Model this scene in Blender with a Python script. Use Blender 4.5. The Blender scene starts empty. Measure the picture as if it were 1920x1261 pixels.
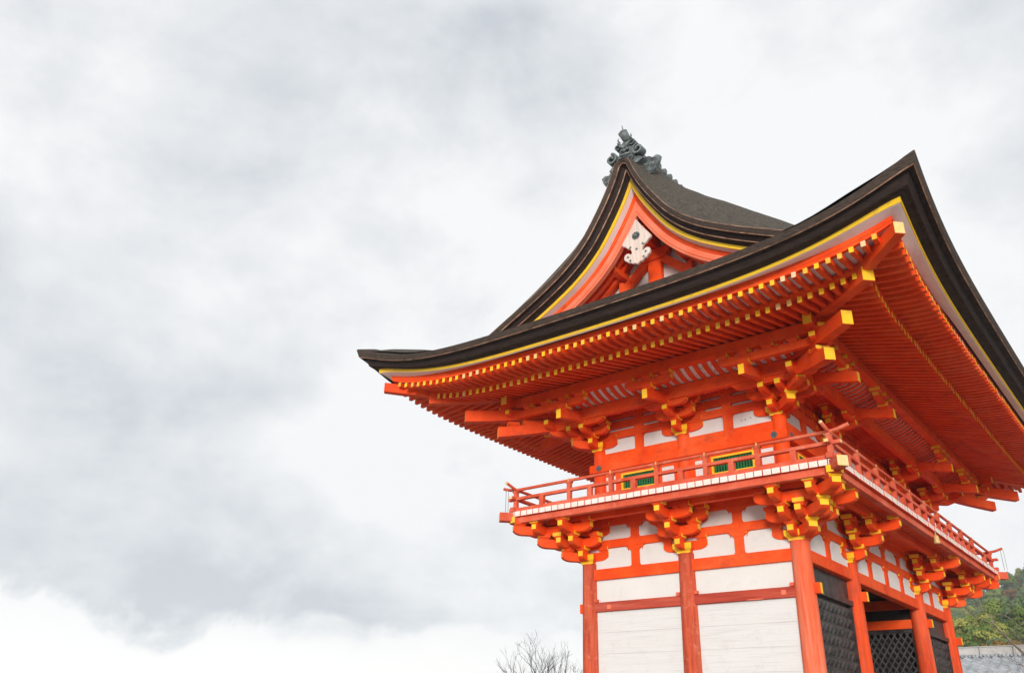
import bpy, bmesh, math, random
from mathutils import Vector, Matrix
from math import radians, sin, cos, exp, pi, sqrt
random.seed(7)
S = bpy.context.scene
COL = S.collection
# ------------------------------------------------------------------ camera
cd = bpy.data.cameras.new("camera"); cam = bpy.data.objects.new("camera", cd); COL.objects.link(cam)
YAW, PITCH, ROLL = -0.6863, 0.4459, 0.0282
fw = Vector((sin(YAW)*cos(PITCH), cos(YAW)*cos(PITCH), sin(PITCH)))
ri = Vector((cos(YAW), -sin(YAW), 0)); up = ri.cross(fw)
ri2 = ri*cos(ROLL) + up*sin(ROLL); up2 = up*cos(ROLL) - ri*sin(ROLL)
M = Matrix((ri2, up2, -fw)).transposed().to_4x4(); M.translation = Vector((5.7879, -15.7596, 0.7871))
cam.matrix_world = M
cd.sensor_width = 36; cd.sensor_fit = 'HORIZONTAL'; cd.lens = 1578.84/1920*36
cd.clip_start = .1; cd.clip_end = 4000
S.camera = cam
S.view_settings.view_transform = 'Standard'; S.view_settings.look = 'None'
S.view_settings.exposure = 0.0; S.view_settings.gamma = 1
# ------------------------------------------------------------------ world (overcast sky) and sun
SUN_EL, SUN_AZ = radians(10.5), radians(150)      # azimuth clockwise from +Y
W = bpy.data.worlds.new("World"); S.world = W; W.use_nodes = True
nt = W.node_tree; nt.nodes.clear()
def N(t, **k):
    n = nt.nodes.new(t)
    for a, v in k.items(): setattr(n, a, v)
    return n
def L(a, b): nt.links.new(a, b)
def mth(op, a, b=None, c=None, clamp=False):
    n = N('ShaderNodeMath', operation=op, use_clamp=clamp)
    for i, v in enumerate((a, b, c)):
        if v is None: continue
        if isinstance(v, (int, float)): n.inputs[i].default_value = v
        else: L(v, n.inputs[i])
    return n.outputs[0]
sky = N('ShaderNodeTexSky', sky_type='NISHITA', sun_disc=False, sun_elevation=SUN_EL, sun_rotation=SUN_AZ)
tc = N('ShaderNodeTexCoord')
sep = N('ShaderNodeSeparateXYZ'); L(tc.outputs['Generated'], sep.inputs[0])
zc = mth('MAXIMUM', sep.outputs[2], 0.0)
zd = mth('ADD', zc, 0.16)                       # clouds lie on a high layer: divide by height
px = mth('DIVIDE', sep.outputs[0], zd); py = mth('DIVIDE', sep.outputs[1], zd)
cmb = N('ShaderNodeCombineXYZ'); L(px, cmb.inputs[0]); L(py, cmb.inputs[1]); L(mth('MULTIPLY', zc, 1.4), cmb.inputs[2])
def noise(vec, sc, det, rough, dist=0.0, off=(0, 0, 0), zs=1.35):
    mp = N('ShaderNodeMapping'); L(vec, mp.inputs[0]); mp.inputs['Location'].default_value = off
    mp.inputs['Scale'].default_value = (1, 1, zs); n = N('ShaderNodeTexNoise'); L(mp.outputs[0], n.inputs['Vector'])
    n.inputs['Scale'].default_value = sc; n.inputs['Detail'].default_value = det
    n.inputs['Roughness'].default_value = rough; n.inputs['Distortion'].default_value = dist
    return n.outputs[0]
n1 = noise(cmb.outputs[0], 0.9, 7, .55, .5, (3.1, 1.7, .4))
n2 = noise(tc.outputs['Generated'], 5.5, 9, .56, .15, (9.1, 4.7, .4))
n3 = noise(tc.outputs['Generated'], 2.9, 7, .52, .2, (1.3, 5.2, 2.2))
dens = mth('ADD', mth('ADD', mth('MULTIPLY', n1, .28), mth('MULTIPLY', n2, .48)), mth('MULTIPLY', n3, .44))
# broad banks of darker cloud, given as directions in the sky
def bank(d, width, amt):
    v = N('ShaderNodeVectorMath', operation='DISTANCE'); L(tc.outputs['Generated'], v.inputs[0])
    v.inputs[1].default_value = Vector(d).normalized()
    g = mth('DIVIDE', v.outputs['Value'], width)
    return mth('MULTIPLY', mth('POWER', 2.718, mth('MULTIPLY', mth('MULTIPLY', g, g), -1)), amt)
acc = mth('ADD', dens, mth('MULTIPLY', mth('POWER', 2.718, mth('MULTIPLY', zc, -22.0)), .16))
for d, w, a in [((-.57, .43, .70), .20, -.13), ((-.40, .56, .74), .14, -.05), ((-.90, .28, .34), .22, -.06), ((-.80, .40, .30), .16, -.03), ((-.62, .74, .22), .16, -.03),
                ((.0, .76, .65), .18, -.10), ((-.30, .72, .62), .16, .045), ((-.74, .52, .42), .13, .05), ((-.80, .25, .55), .12, .06), ((-.45, .68, .58), .13, .03), ((-.72, .62, .30), .09, .07)]:
    acc = mth('ADD', acc, bank(d, w, a))
# a low bank with a ragged, fairly crisp underside and clear bright sky beneath it
def sst(x, a, b_):
    m = N('ShaderNodeMapRange', interpolation_type='SMOOTHSTEP'); L(x, m.inputs[0]); m.inputs[1].default_value = a; m.inputs[2].default_value = b_; return m.outputs[0]
n4 = noise(tc.outputs['Generated'], 9.0, 8, .6, .3, (4.1, 2.7, 8.4))
n5 = noise(tc.outputs['Generated'], 3.1, 3, .5, .2, (6.1, 1.1, 3.4))
west = sst(sep.outputs[0], -.55, -.86)
low = mth('SUBTRACT', zc, mth('ADD', mth('ADD', mth('MULTIPLY', mth('SUBTRACT', n4, .5), .13), mth('MULTIPLY', mth('SUBTRACT', n5, .5), .16)), .112))
bankm = mth('MULTIPLY', mth('MULTIPLY', sst(low, -.004, .022), mth('POWER', 2.718, mth('MULTIPLY', mth('MAXIMUM', low, 0.0), -8.0))), west)
acc = mth('SUBTRACT', acc, mth('MULTIPLY', bankm, .19))
acc = mth('ADD', acc, mth('MULTIPLY', mth('SUBTRACT', 1.0, sst(low, -.05, .01)), .24))
cr = N('ShaderNodeValToRGB'); L(acc, cr.inputs[0])
e = cr.color_ramp.elements
e[0].position = .385; e[0].color = (.60, .635, .68, 1)
e[1].position = .625; e[1].color = (.95, .955, .96, 1)
m_ = e.new(.465); m_.color = (.73, .76, .795, 1)
m_ = e.new(.55); m_.color = (.85, .865, .88, 1)
# brighter towards the hidden sun; unseen overhead sky dimmed to even out wall light
sd = Vector((sin(SUN_AZ)*cos(SUN_EL), cos(SUN_AZ)*cos(SUN_EL), sin(SUN_EL)))
dt = N('ShaderNodeVectorMath', operation='DOT_PRODUCT'); L(tc.outputs['Generated'], dt.inputs[0]); dt.inputs[1].default_value = sd
glow = mth('MULTIPLY', mth('POWER', mth('MAXIMUM', mth('ADD', mth('MULTIPLY', dt.outputs['Value'], .5), .5), 0.0), 4.0), .25)
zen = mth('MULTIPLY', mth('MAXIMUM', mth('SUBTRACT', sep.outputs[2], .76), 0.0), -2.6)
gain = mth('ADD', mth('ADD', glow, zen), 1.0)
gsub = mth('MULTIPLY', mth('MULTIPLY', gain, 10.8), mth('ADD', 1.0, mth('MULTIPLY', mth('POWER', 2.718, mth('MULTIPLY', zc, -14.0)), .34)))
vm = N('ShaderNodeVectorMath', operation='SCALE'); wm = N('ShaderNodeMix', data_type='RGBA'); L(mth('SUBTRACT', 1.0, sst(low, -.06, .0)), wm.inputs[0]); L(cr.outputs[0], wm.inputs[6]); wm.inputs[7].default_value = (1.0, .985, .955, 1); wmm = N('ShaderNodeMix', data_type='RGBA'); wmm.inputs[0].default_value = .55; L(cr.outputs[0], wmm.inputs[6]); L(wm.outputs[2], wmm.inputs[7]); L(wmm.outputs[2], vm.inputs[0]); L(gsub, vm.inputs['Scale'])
mix = N('ShaderNodeMix', data_type='RGBA'); mix.inputs[0].default_value = .93
L(sky.outputs[0], mix.inputs[6]); L(vm.outputs[0], mix.inputs[7])
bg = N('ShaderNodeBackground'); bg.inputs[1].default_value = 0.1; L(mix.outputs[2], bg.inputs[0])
wo = N('ShaderNodeOutputWorld'); L(bg.outputs[0], wo.inputs[0])
sl = bpy.data.lights.new("sun", 'SUN'); sl.energy = 3.1; sl.angle = radians(14); sl.color = (1, .945, .88)
so = bpy.data.objects.new("sun", sl); COL.objects.link(so)
so.rotation_euler = sd.to_track_quat('Z', 'Y').to_euler()

# ------------------------------------------------------------------ materials
def mat(name, c1, c2=None, scale=3.0, stretch=(1, 1, 1), rough=.6, bump=.0, bscale=None, c3=None, lo=.35, hi=.65, spec=.35, detail=5, c3s=.7, dirt=None, ds=7.0, dk=.5):
    m = bpy.data.materials.new(name); m.use_nodes = True; t = m.node_tree; b = t.nodes['Principled BSDF']
    b.inputs['Roughness'].default_value = rough; b.inputs['Specular IOR Level'].default_value = spec
    co = t.nodes.new('ShaderNodeTexCoord'); mp = t.nodes.new('ShaderNodeMapping'); mp.inputs['Scale'].default_value = stretch
    t.links.new(co.outputs['Object'], mp.inputs[0])
    no = t.nodes.new('ShaderNodeTexNoise'); no.inputs['Scale'].default_value = scale; no.inputs['Detail'].default_value = detail; no.inputs['Roughness'].default_value = .6
    t.links.new(mp.outputs[0], no.inputs[0])
    r = t.nodes.new('ShaderNodeValToRGB'); t.links.new(no.outputs[0], r.inputs[0])
    r.color_ramp.elements[0].position = lo; r.color_ramp.elements[1].position = hi
    r.color_ramp.elements[0].color = (*c1, 1); r.color_ramp.elements[1].color = (*(c2 or c1), 1)
    out = r.outputs[0]
    if c3:
        n2 = t.nodes.new('ShaderNodeTexNoise'); n2.inputs['Scale'].default_value = scale*.37; n2.inputs['Detail'].default_value = 6; n2.inputs['Roughness'].default_value = .7
        mp2 = t.nodes.new('ShaderNodeMapping'); mp2.inputs['Scale'].default_value = stretch; mp2.inputs['Location'].default_value = (7, 3, 5)
        t.links.new(co.outputs['Object'], mp2.inputs[0]); t.links.new(mp2.outputs[0], n2.inputs[0])
        r2 = t.nodes.new('ShaderNodeValToRGB'); r2.color_ramp.elements[0].position = .5; r2.color_ramp.elements[1].position = .68
        r2.color_ramp.elements[1].color = (c3s, c3s, c3s, 1)
        t.links.new(n2.outputs[0], r2.inputs[0])
        mx = t.nodes.new('ShaderNodeMix'); mx.data_type = 'RGBA'; t.links.new(r2.outputs[0], mx.inputs[0]); t.links.new(out, mx.inputs[6]); mx.inputs[7].default_value = (*c3, 1)
        out = mx.outputs[2]
    if dirt:
        n3 = t.nodes.new('ShaderNodeTexNoise'); n3.inputs['Scale'].default_value = ds; n3.inputs['Detail'].default_value = 9; n3.inputs['Roughness'].default_value = .72
        t.links.new(co.outputs['Object'], n3.inputs[0])
        r3 = t.nodes.new('ShaderNodeValToRGB'); r3.color_ramp.elements[0].position = .54; r3.color_ramp.elements[1].position = .66; r3.color_ramp.elements[1].color = (dk, dk, dk, 1)
        t.links.new(n3.outputs[0], r3.inputs[0])
        m3 = t.nodes.new('ShaderNodeMix'); m3.data_type = 'RGBA'; t.links.new(r3.outputs[0], m3.inputs[0]); t.links.new(out, m3.inputs[6]); m3.inputs[7].default_value = (*dirt, 1); out = m3.outputs[2]
    t.links.new(out, b.inputs['Base Color'])
    if bump:
        bn = t.nodes.new('ShaderNodeTexNoise'); bn.inputs['Scale'].default_value = bscale or scale*4; bn.inputs['Detail'].default_value = 4
        t.links.new(mp.outputs[0], bn.inputs[0])
        bp = t.nodes.new('ShaderNodeBump'); bp.inputs['Strength'].default_value = bump; bp.inputs['Distance'].default_value = .02
        t.links.new(bn.outputs[0], bp.inputs['Height']); t.links.new(bp.outputs[0], b.inputs['Normal'])
    return m
VER = mat('vermilion_paint', (.76, .058, .006), (.88, .090, .009), 2.3, rough=.55, bump=.2, bscale=34, c3=(.84, .135, .035), c3s=.75, spec=.15, dirt=(.46, .050, .016), ds=2.6, dk=.55)
VERW = mat('weathered_vermilion', (.56, .075, .032), (.72, .13, .065), 2.2, (1, 1, 1), rough=.7, bump=.3, bscale=26, c3=(.80, .24, .15), c3s=.6, spec=.15, dirt=(.70, .24, .15), ds=5.0, dk=.7)
VERC = mat('column_vermilion', (.52, .05, .014), (.84, .085, .012), 2.2, (5, 5, .45), rough=.6, bump=.35, bscale=14, c3=(.74, .17, .085), c3s=.6, spec=.15, dirt=(.42, .06, .03), ds=3.0, dk=.5)
VERD = mat('dull_red_timber', (.36, .045, .028), (.50, .075, .042), 2.0, (.5, 3, 6), rough=.7, bump=.3, bscale=20, c3=(.58, .14, .09), spec=.15)
PALE = mat('pale_vermilion', (.82, .17, .08), (.86, .24, .14), 2.0, rough=.6, bump=.15, bscale=20, c3=(.85, .36, .26), c3s=.5, spec=.15, dirt=(.72, .20, .11), ds=4.0, dk=.6)
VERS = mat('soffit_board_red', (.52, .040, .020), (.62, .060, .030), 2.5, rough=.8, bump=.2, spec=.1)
YEL = mat('yellow_ochre_paint', (.90, .52, .012), (.92, .60, .02), 3, rough=.55, bump=.1, bscale=30, c3=(.80, .50, .12), c3s=.4, dirt=(.55, .33, .06), ds=9.0, dk=.6)
YELD = mat('dirty_yellow_paint', (.74, .40, .02), (.84, .50, .05), 12, rough=.7, bump=.2, bscale=30, c3=(.66, .45, .2))
YELW = mat('faded_yellow_paint', (.78, .52, .12), (.76, .60, .30), 6, rough=.7, bump=.2, bscale=30, c3=(.7, .63, .50))
WHT = mat('white_plaster', (.68, .665, .64), (.73, .715, .69), 1.2, rough=.9, bump=.12, bscale=8, c3=(.68, .65, .61), c3s=.5, dirt=(.55, .51, .46), ds=3.0, dk=.35)
WBD = mat('whitewashed_boards', (.58, .575, .565), (.69, .685, .675), 3.2, (.3, 1, 15), rough=.85, bump=.25, bscale=9, lo=.30, hi=.50, c3=(.66, .645, .62), detail=10, dirt=(.52, .49, .45), ds=4.0, dk=.3)
VERL = mat('weathered_red_column', (.34, .05, .022), (.66, .11, .05), 2.4, (6, 6, .4), rough=.75, bump=.45, bscale=14, c3=(.62, .17, .10), c3s=.6, spec=.12, dirt=(.66, .22, .14), ds=6.0, dk=.6)
WCV = mat('chalk_white_cove', (.86, .82, .79), (.88, .85, .83), 3, rough=.9)
CPK = mat('faded_corner_column', (.70, .10, .035), (.80, .17, .08), 2.0, (5, 5, .4), rough=.7, bump=.35, bscale=14, c3=(.78, .30, .20), c3s=.8, spec=.15)
INK = mat('black_ink', (.02, .02, .02), rough=.8)
WPK = mat('pinkish_white_paint', (.80, .70, .68), (.86, .79, .77), 2.0, rough=.8, c3=(.70, .52, .48), c3s=.4)
PLK = mat('white_plank_end', (.80, .70, .64), (.84, .78, .73), 14, rough=.8, bump=.2, c3=(.78, .62, .40), c3s=.5, dirt=(.60, .48, .38), ds=9.0, dk=.6)
BARK2 = mat('dark_cypress_bark_edge', (.010, .007, .007), (.038, .022, .018), 7, (1, 1, 14), rough=.8, bump=.6, bscale=14, c3=(.09, .035, .02), c3s=.4)
BARK = mat('cypress_bark_edge', (.022, .016, .014), (.095, .068, .052), 8, (1, 1, 14), rough=.85, bump=.6, bscale=14, c3=(.14, .075, .045), c3s=.35)
BARKT = mat('cypress_bark_top', (.036, .030, .025), (.125, .105, .087), 5, (1.2, 7, 7), rough=.95, bump=.9, bscale=22, c3=(.10, .11, .055), c3s=.4)
COPR = mat('weathered_copper_edge', (.20, .09, .05), (.50, .30, .20), 5, rough=.6, c3=(.06, .035, .025), c3s=.95)
TILE = mat('ridge_tile_glaze', (.045, .055, .058), (.17, .20, .20), 9, rough=.45, spec=.5, bump=.3, bscale=30, c3=(.25, .28, .27), c3s=.5)
BLKB = mat('worn_black_bars', (.035, .033, .034), (.085, .08, .08), 8, rough=.5, bump=.2)
BLK = mat('black_lacquer', (.014, .013, .014), (.058, .053, .052), 6, rough=.38, bump=.2, bscale=22, c3=(.05, .047, .045), c3s=.5)
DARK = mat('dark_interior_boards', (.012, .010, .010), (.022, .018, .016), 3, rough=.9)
GRN = mat('green_slat_paint', (.006, .10, .028), (.010, .16, .045), 6, rough=.5, bump=.1)
GEG = mat('gegyo_whitewood', (.62, .50, .44), (.74, .65, .59), 2.2, (9, 9, 1), rough=.75, bump=.25, c3=(.82, .48, .36), c3s=.6)
IRN = mat('dark_iron', (.04, .055, .055), (.16, .19, .19), 20, rough=.5, spec=.5, bump=.3)
BRS = mat('aged_brass', (.55, .36, .10), (.70, .50, .20), 20, rough=.4, spec=.6)
STN = mat('granite_blocks', (.28, .27, .26), (.40, .39, .37), 6, rough=.85, bump=.3)
GND = mat('pale_gravel', (.30, .275, .245), (.38, .355, .325), 9, rough=.95, bump=.4)
RTL = mat('grey_roof_tile', (.28, .31, .34), (.46, .49, .52), 3, rough=.55, bump=.25, c3=(.44, .46, .47), c3s=.4)
PST = mat('grey_plaster_ridge', (.44, .43, .41), (.56, .55, .53), 2, rough=.85, bump=.15, c3=(.34, .33, .32), c3s=.5)
TRK = mat('bark_grey_brown', (.09, .07, .055), (.30, .27, .23), 8, (1, 1, .4), rough=.9, bump=.5)
TWG = mat('bare_twig_bark', (.022, .022, .026), (.045, .042, .045), 8, rough=.9)

# ------------------------------------------------------------------ mesh helpers
class MB:
    def __init__(s, *mats): s.v = []; s.f = []; s.m = []; s.mats = list(mats)
    def face(s, idx, m=0): s.f.append(tuple(idx)); s.m.append(m)
    def add(s, vs, fs, m=0):
        o = len(s.v); s.v += [tuple(v) for v in vs]
        for k, f in enumerate(fs): s.face([i+o for i in f], m[k] if isinstance(m, (list, tuple)) else m)
    def box(s, x0, x1, y0, y1, z0, z1, m=0):
        s.add([(x0,y0,z0),(x1,y0,z0),(x1,y1,z0),(x0,y1,z0),(x0,y0,z1),(x1,y0,z1),(x1,y1,z1),(x0,y1,z1)],
              [(0,3,2,1),(4,5,6,7),(0,1,5,4),(1,2,6,5),(2,3,7,6),(3,0,4,7)], m)
    def bar(s, a, b, w, h, m=0, mend=None, mstart=None, upv=Vector((0,0,1))):
        a = Vector(a); b = Vector(b); d = (b-a).normalized(); sd_ = d.cross(upv).normalized()*(w/2); u_ = sd_.cross(d).normalized()*(h/2)
        vs = [p+q for p in (a, b) for q in (-sd_-u_, sd_-u_, sd_+u_, -sd_+u_)]
        s.add(vs, [(0,1,2,3),(4,7,6,5),(0,4,5,1),(1,5,6,2),(2,6,7,3),(3,7,4,0)], [m if mstart is None else mstart, m if mend is None else mend, m, m, m, m])
    def prism(s, poly, o, a, b, d, m=0, mf=None, medge=None):
        """poly (u,v) points in plane o+u*a+v*b, extruded by vector d (centred)"""
        o = Vector(o); a = Vector(a); b = Vector(b); d = Vector(d); n = len(poly)
        vs = [o+a*p[0]+b*p[1]-d/2 for p in poly]+[o+a*p[0]+b*p[1]+d/2 for p in poly]
        fs = [tuple(range(n)), tuple(range(2*n-1, n-1, -1))]+[(i, (i+1) % n+0, (i+1) % n+n, i+n) for i in range(n)]
        ms = [m if mf is None else mf]*2+[(medge[i] if medge else m) for i in range(n)]
        s.add(vs, fs, ms)
    def tube(s, pts, rs, seg=8, m=0, cap=True, mcap=None):
        pts = [Vector(p) for p in pts]; n = len(pts)
        if not isinstance(rs, (list, tuple)): rs = [rs]*n
        o = len(s.v); ref = None
        for i, p in enumerate(pts):
            d = (pts[min(i+1, n-1)]-pts[max(i-1, 0)]).normalized()
            if ref is None: ref = Vector((0,0,1)) if abs(d.z) < .9 else Vector((1,0,0))
            x = d.cross(ref).normalized(); y = x.cross(d).normalized(); ref = y
            for k in range(seg):
                t = 2*pi*k/seg; s.v.append(tuple(p+x*cos(t)*rs[i]+y*sin(t)*rs[i]))
        for i in range(n-1):
            for k in range(seg):
                a = o+i*seg+k; b = o+i*seg+(k+1) % seg
                s.face((a, b, b+seg, a+seg), m)
        if cap:
            s.face([o+k for k in range(seg)][::-1], m if mcap is None else mcap)
            s.face([o+(n-1)*seg+k for k in range(seg)], m if mcap is None else mcap)
    def build(s, name, parent=None, smooth=False, bevel=0, origin=None):
        me = bpy.data.meshes.new(name)
        vs = s.v
        if origin is not None:
            ox, oy, oz = origin; vs = [(x-ox, y-oy, z-oz) for x, y, z in vs]
        me.from_pydata(vs, [], s.f)
        for mm in s.mats: me.materials.append(mm)
        me.polygons.foreach_set('material_index', s.m)
        bm = bmesh.new(); bm.from_mesh(me); bmesh.ops.recalc_face_normals(bm, faces=bm.faces); bm.to_mesh(me); bm.free()
        if smooth:
            me.polygons.foreach_set('use_smooth', [True]*len(me.polygons))
        me.update()
        ob = bpy.data.objects.new(name, me); COL.objects.link(ob)
        if origin is not None: ob.location = origin
        if parent is not None:
            ob.parent = parent
            if origin is not None and parent.location.length > 0:
                ob.location = Vector(origin)-parent.location
        if bevel:
            md = ob.modifiers.new('bevel', 'BEVEL'); md.width = bevel; md.segments = 1; md.limit_method = 'ANGLE'; md.angle_limit = radians(50)
        return ob
def tag(o, label=None, cat=None, group=None, kind=None):
    if label: o['label'] = label
    if cat: o['category'] = cat
    if group: o['group'] = group
    if kind: o['kind'] = kind
    return o
def empty(name, loc=(0, 0, 0)):
    o = bpy.data.objects.new(name, None); COL.objects.link(o); o.location = loc; o.empty_display_size = .3; return o

# ------------------------------------------------------------------ gate dimensions (metres)
B = 2.35; W1 = 2.636; WC = 4.811; D = 2*W1+WC; BX = -2*B
ZH = 4.28; ZBASE = .35; DK = 1.31; E = 3.955
Zv = Vector((0, 0, 1))
GATE = empty('temple_gate', (0, 0, 0))
tag(GATE, 'two-storey vermilion temple gate with sweeping dark bark roof, balcony and white wall panels', 'temple gate')
# faces: (origin, tangent, outward normal, length, column stations)
XS = Vector((-1, 0, 0)); YS = Vector((0, 1, 0))
FACES = {'L': (Vector((0, 0, 0)), XS, -YS, 2*B, (0, B, 2*B)),
         'R': (Vector((0, 0, .0015)), YS, -XS, D, (0, W1, W1+WC, D)),
         'B': (Vector((BX, 0, .0015)), YS, XS, D, (0, W1, W1+WC, D)),
         'K': (Vector((0, D, 0)), XS, YS, 2*B, (0, B, 2*B))}
def fp(F, t, n, z): return F[0]+F[1]*t+F[2]*n+Zv*z
def fbox(mb, F, t0, t1, n0, n1, z0, z1, m=0):
    vs = [fp(F, t, n, z) for z in (z0, z1) for t, n in ((t0, n0), (t1, n0), (t1, n1), (t0, n1))]
    mb.add(vs, [(0,3,2,1),(4,5,6,7),(0,1,5,4),(1,2,6,5),(2,3,7,6),(3,0,4,7)], m)

# ------------------------------------------------------------------ lower storey
def column(x, y, z0, z1, r0, r1, mt, seg=28, name='column'):
    mb = MB(mt); n = 12
    mb.tube([(x, y, z0+(z1-z0)*i/n) for i in range(n+1)], [r0+(r1-r0)*(i/n)**1.6 for i in range(n+1)], seg)
    return mb.build(name, GATE, True)
stations = [(0, 0), (-B, 0), (BX, 0), (0, W1), (0, W1+WC), (0, D), (BX, W1), (BX, W1+WC), (BX, D), (-B, D), (-B, W1), (-B, W1+WC)]
for (x, y) in stations:
    c = column(x, y, ZBASE+.12, ZH, .205, .178, CPK if (x, y) == (0, 0) else VERL if y == 0 else VERC)
    if (x, y) == (0, 0): c['label'] = 'pinkish faded corner column'
    mb = MB(STN); mb.tube([(x, y, ZBASE), (x, y, ZBASE+.06), (x, y, ZBASE+.12)], [.36, .35, .27], 24); mb.build('column_base', GATE, False)
def beam_face(F, z0, z1, n1, mt, name, a=0, b=None, th=.2, lab=None):
    """beams between columns, one mesh per bay"""
    st = F[4]
    for i in range(len(st)-1):
        mb = MB(mt); fbox(mb, F, st[i]+.13, st[i+1]-.13, n1-th, n1, z0, z1); o = mb.build(name, GATE, bevel=.008)
        if lab: o['label'] = lab
for k, F in FACES.items():
    beam_face(F, 3.925, 4.155, .10, VER, 'head_beam')
for k in ('L', 'K'):
    beam_face(FACES[k], 3.275, 3.465, .105, VERD, 'lower_tie_beam', lab='dull brownish red tie beam')
# protruding beam noses with yellow ends, wedges
def nose(p, d, L_=.34, w=.11, h=.19, z=3.55, ye=True):
    mb = MB(VER, YEL); a = Vector((p[0], p[1], z)); mb.bar(a, a+Vector(d)*L_, w, h, 0, mend=1 if ye else 0); mb.build('beam_nose', GATE)
nose((0, 0), (1, 0, 0), .30, z=3.41); nose((0, W1), (1, 0, 0), .30, z=3.60); nose((0, W1+WC), (1, 0, 0), .30, z=3.60); nose((0, D), (1, 0, 0), .32, z=3.43)
nose((BX, 0), (-1, 0, 0), .26, z=3.37, ye=False)
mb = MB(VERW)
for x in (-.2, -B+.2, -B-.2, BX+.2): mb.box(x-.035, x+.035, -.13, -.06, 3.468, 3.53)
mb.build('beam_wedge', GATE)
mb = MB(PALE)
mb.box(BX+.47, BX+.56, -.112, -.10, 3.32, 3.40); mb.box(-.42, -.33, -.112, -.10, 3.33, 3.41); mb.box(-1.1, -.78, -.112, -.10, 3.275, 3.288)
mb.build('repair_patch', GATE)
# white boards / plaster between columns on the gable side
for k in ('L',):
    F = FACES[k]
    for i in range(2):
        t0, t1 = F[4][i]+.1, F[4][i+1]-.1
        mb = MB(WHT); fbox(mb, F, t0, t1, -.05, .04, 3.465, 3.925); mb.build('plaster_panel', GATE)
        mb = MB(WBD)
        zz = 3.275; hh = .42
        while zz > ZBASE+.15:
            z0 = max(zz-hh, ZBASE+.15); fbox(mb, F, t0, t1, -.05, .045, z0+.0012, zz); zz -= hh
        o = mb.build('board_panel', GATE, bevel=.004); o['label'] = 'whitewashed horizontal board panel'
mb = MB(WHT)
for k in ('B', 'K'):
    F = FACES[k]; fbox(mb, F, .1, F[3]-.1, -.05, .03, ZBASE+.1, 3.925)
mb.build('plaster_wall', GATE)
mb = MB(STN)
for k in ('L', 'B', 'K'):
    F = FACES[k]; fbox(mb, F, .12, F[3]-.12, -.08, .08, ZBASE, ZBASE+.13)
mb.build('ground_sill', GATE)
# upper wall of lower storey: white plaster with beams, posts, rounded corners
def fillet(mb, F, t, z, st, sz, n, r=.07, m=0, th=.03):
    """orange corner piece that rounds a white panel: corner at (t,z), panel extends to st,sz"""
    poly = [(0, 0)]+[(r*(1-sin(a)), r*(1-cos(a))) for a in [pi/2*i/4 for i in range(5)]][::-1]
    poly = [(p[0]*st, p[1]*sz) for p in poly]
    mb.prism(poly, fp(F, t, n, z), F[1], Zv, F[2]*th, m)
for k, F in FACES.items():
    mb = MB(WHT); fbox(mb, F, -.03, F[3]+.03, -.05, .04 if k in 'LB' else .042, 4.155, 5.2); mb.build('plaster_panel', GATE)
    mb = MB(VER); fbox(mb, F, -.1, F[3]+.1, -.08, .088, 4.585, 4.76); mb.build('wall_beam', GATE, bevel=.006)
    mb = MB(VER); fbox(mb, F, -.1, F[3]+.1, -.08, .092, 5.06, 5.235); mb.build('wall_beam', GATE, bevel=.006)
    st = F[4]
    posts = []
    for i in range(len(st)-1):
        L_ = st[i+1]-st[i]
        if L_ > 4: posts += [st[i]+L_*f for f in (.26, .5, .74)]
        else: posts.append(st[i]+L_/2)
    for t in posts:
        for z0, z1 in ((4.155, 4.50), (4.76, 4.98)):
            mb = MB(VER, YEL)
            fbox(mb, F, t-.095, t+.095, .0, .078, z0, z1)
            mb.prism([(-.095, 0), (-.17, .06), (-.17, .10), (.17, .10), (.17, .06), (.095, 0)], fp(F, t, .045, z1-.015), F[1], Zv, F[2]*.085, 0, medge=[0, 1, 0, 1, 0, 0])
            for s_ in (-1, 1):
                fillet(mb, F, t+s_*.095, z0, s_, 1, .05)
                fillet(mb, F, t+s_*.17, z1+.085, s_, -1, .05, .10)
            mb.build('wall_strut', GATE)
# ------------------------------------------------------------------ bracket sets
def arm(o, d, s0, s1, z0, h=.19, w=.125, cap0=False, cap1=True, parent=None, name='bracket_arm'):
    """bracket arm along horizontal unit d from s0 to s1; capped ends curve up underneath and are painted yellow"""
    o = Vector(o); d = Vector(d).normalized(); sd_ = Vector((-d.y, d.x, 0)); mb = MB(VER, YEL)
    poly = []; med = []
    def cv(s, sg):
        r = [(s-sg*.20, 0), (s-sg*.115, h*.06), (s-sg*.05, h*.2), (s-sg*.012, h*.38), (s, h*.45), (s, h)]
        return r
    p1 = cv(s1, 1) if cap1 else [(s1, 0), (s1, h)]
    p0 = cv(s0, -1)[::-1] if cap0 else [(s0, h), (s0, 0)]
    poly = p1+p0; n = len(poly)
    med = [0]*n
    if cap1: med[len(p1)-2] = 1
    if cap0: med[len(p1)] = 1
    mb.prism(poly, (o.x, o.y, z0), d, Zv, sd_*w, 0, medge=med)
    return mb.build(name, parent, bevel=.005)
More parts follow.
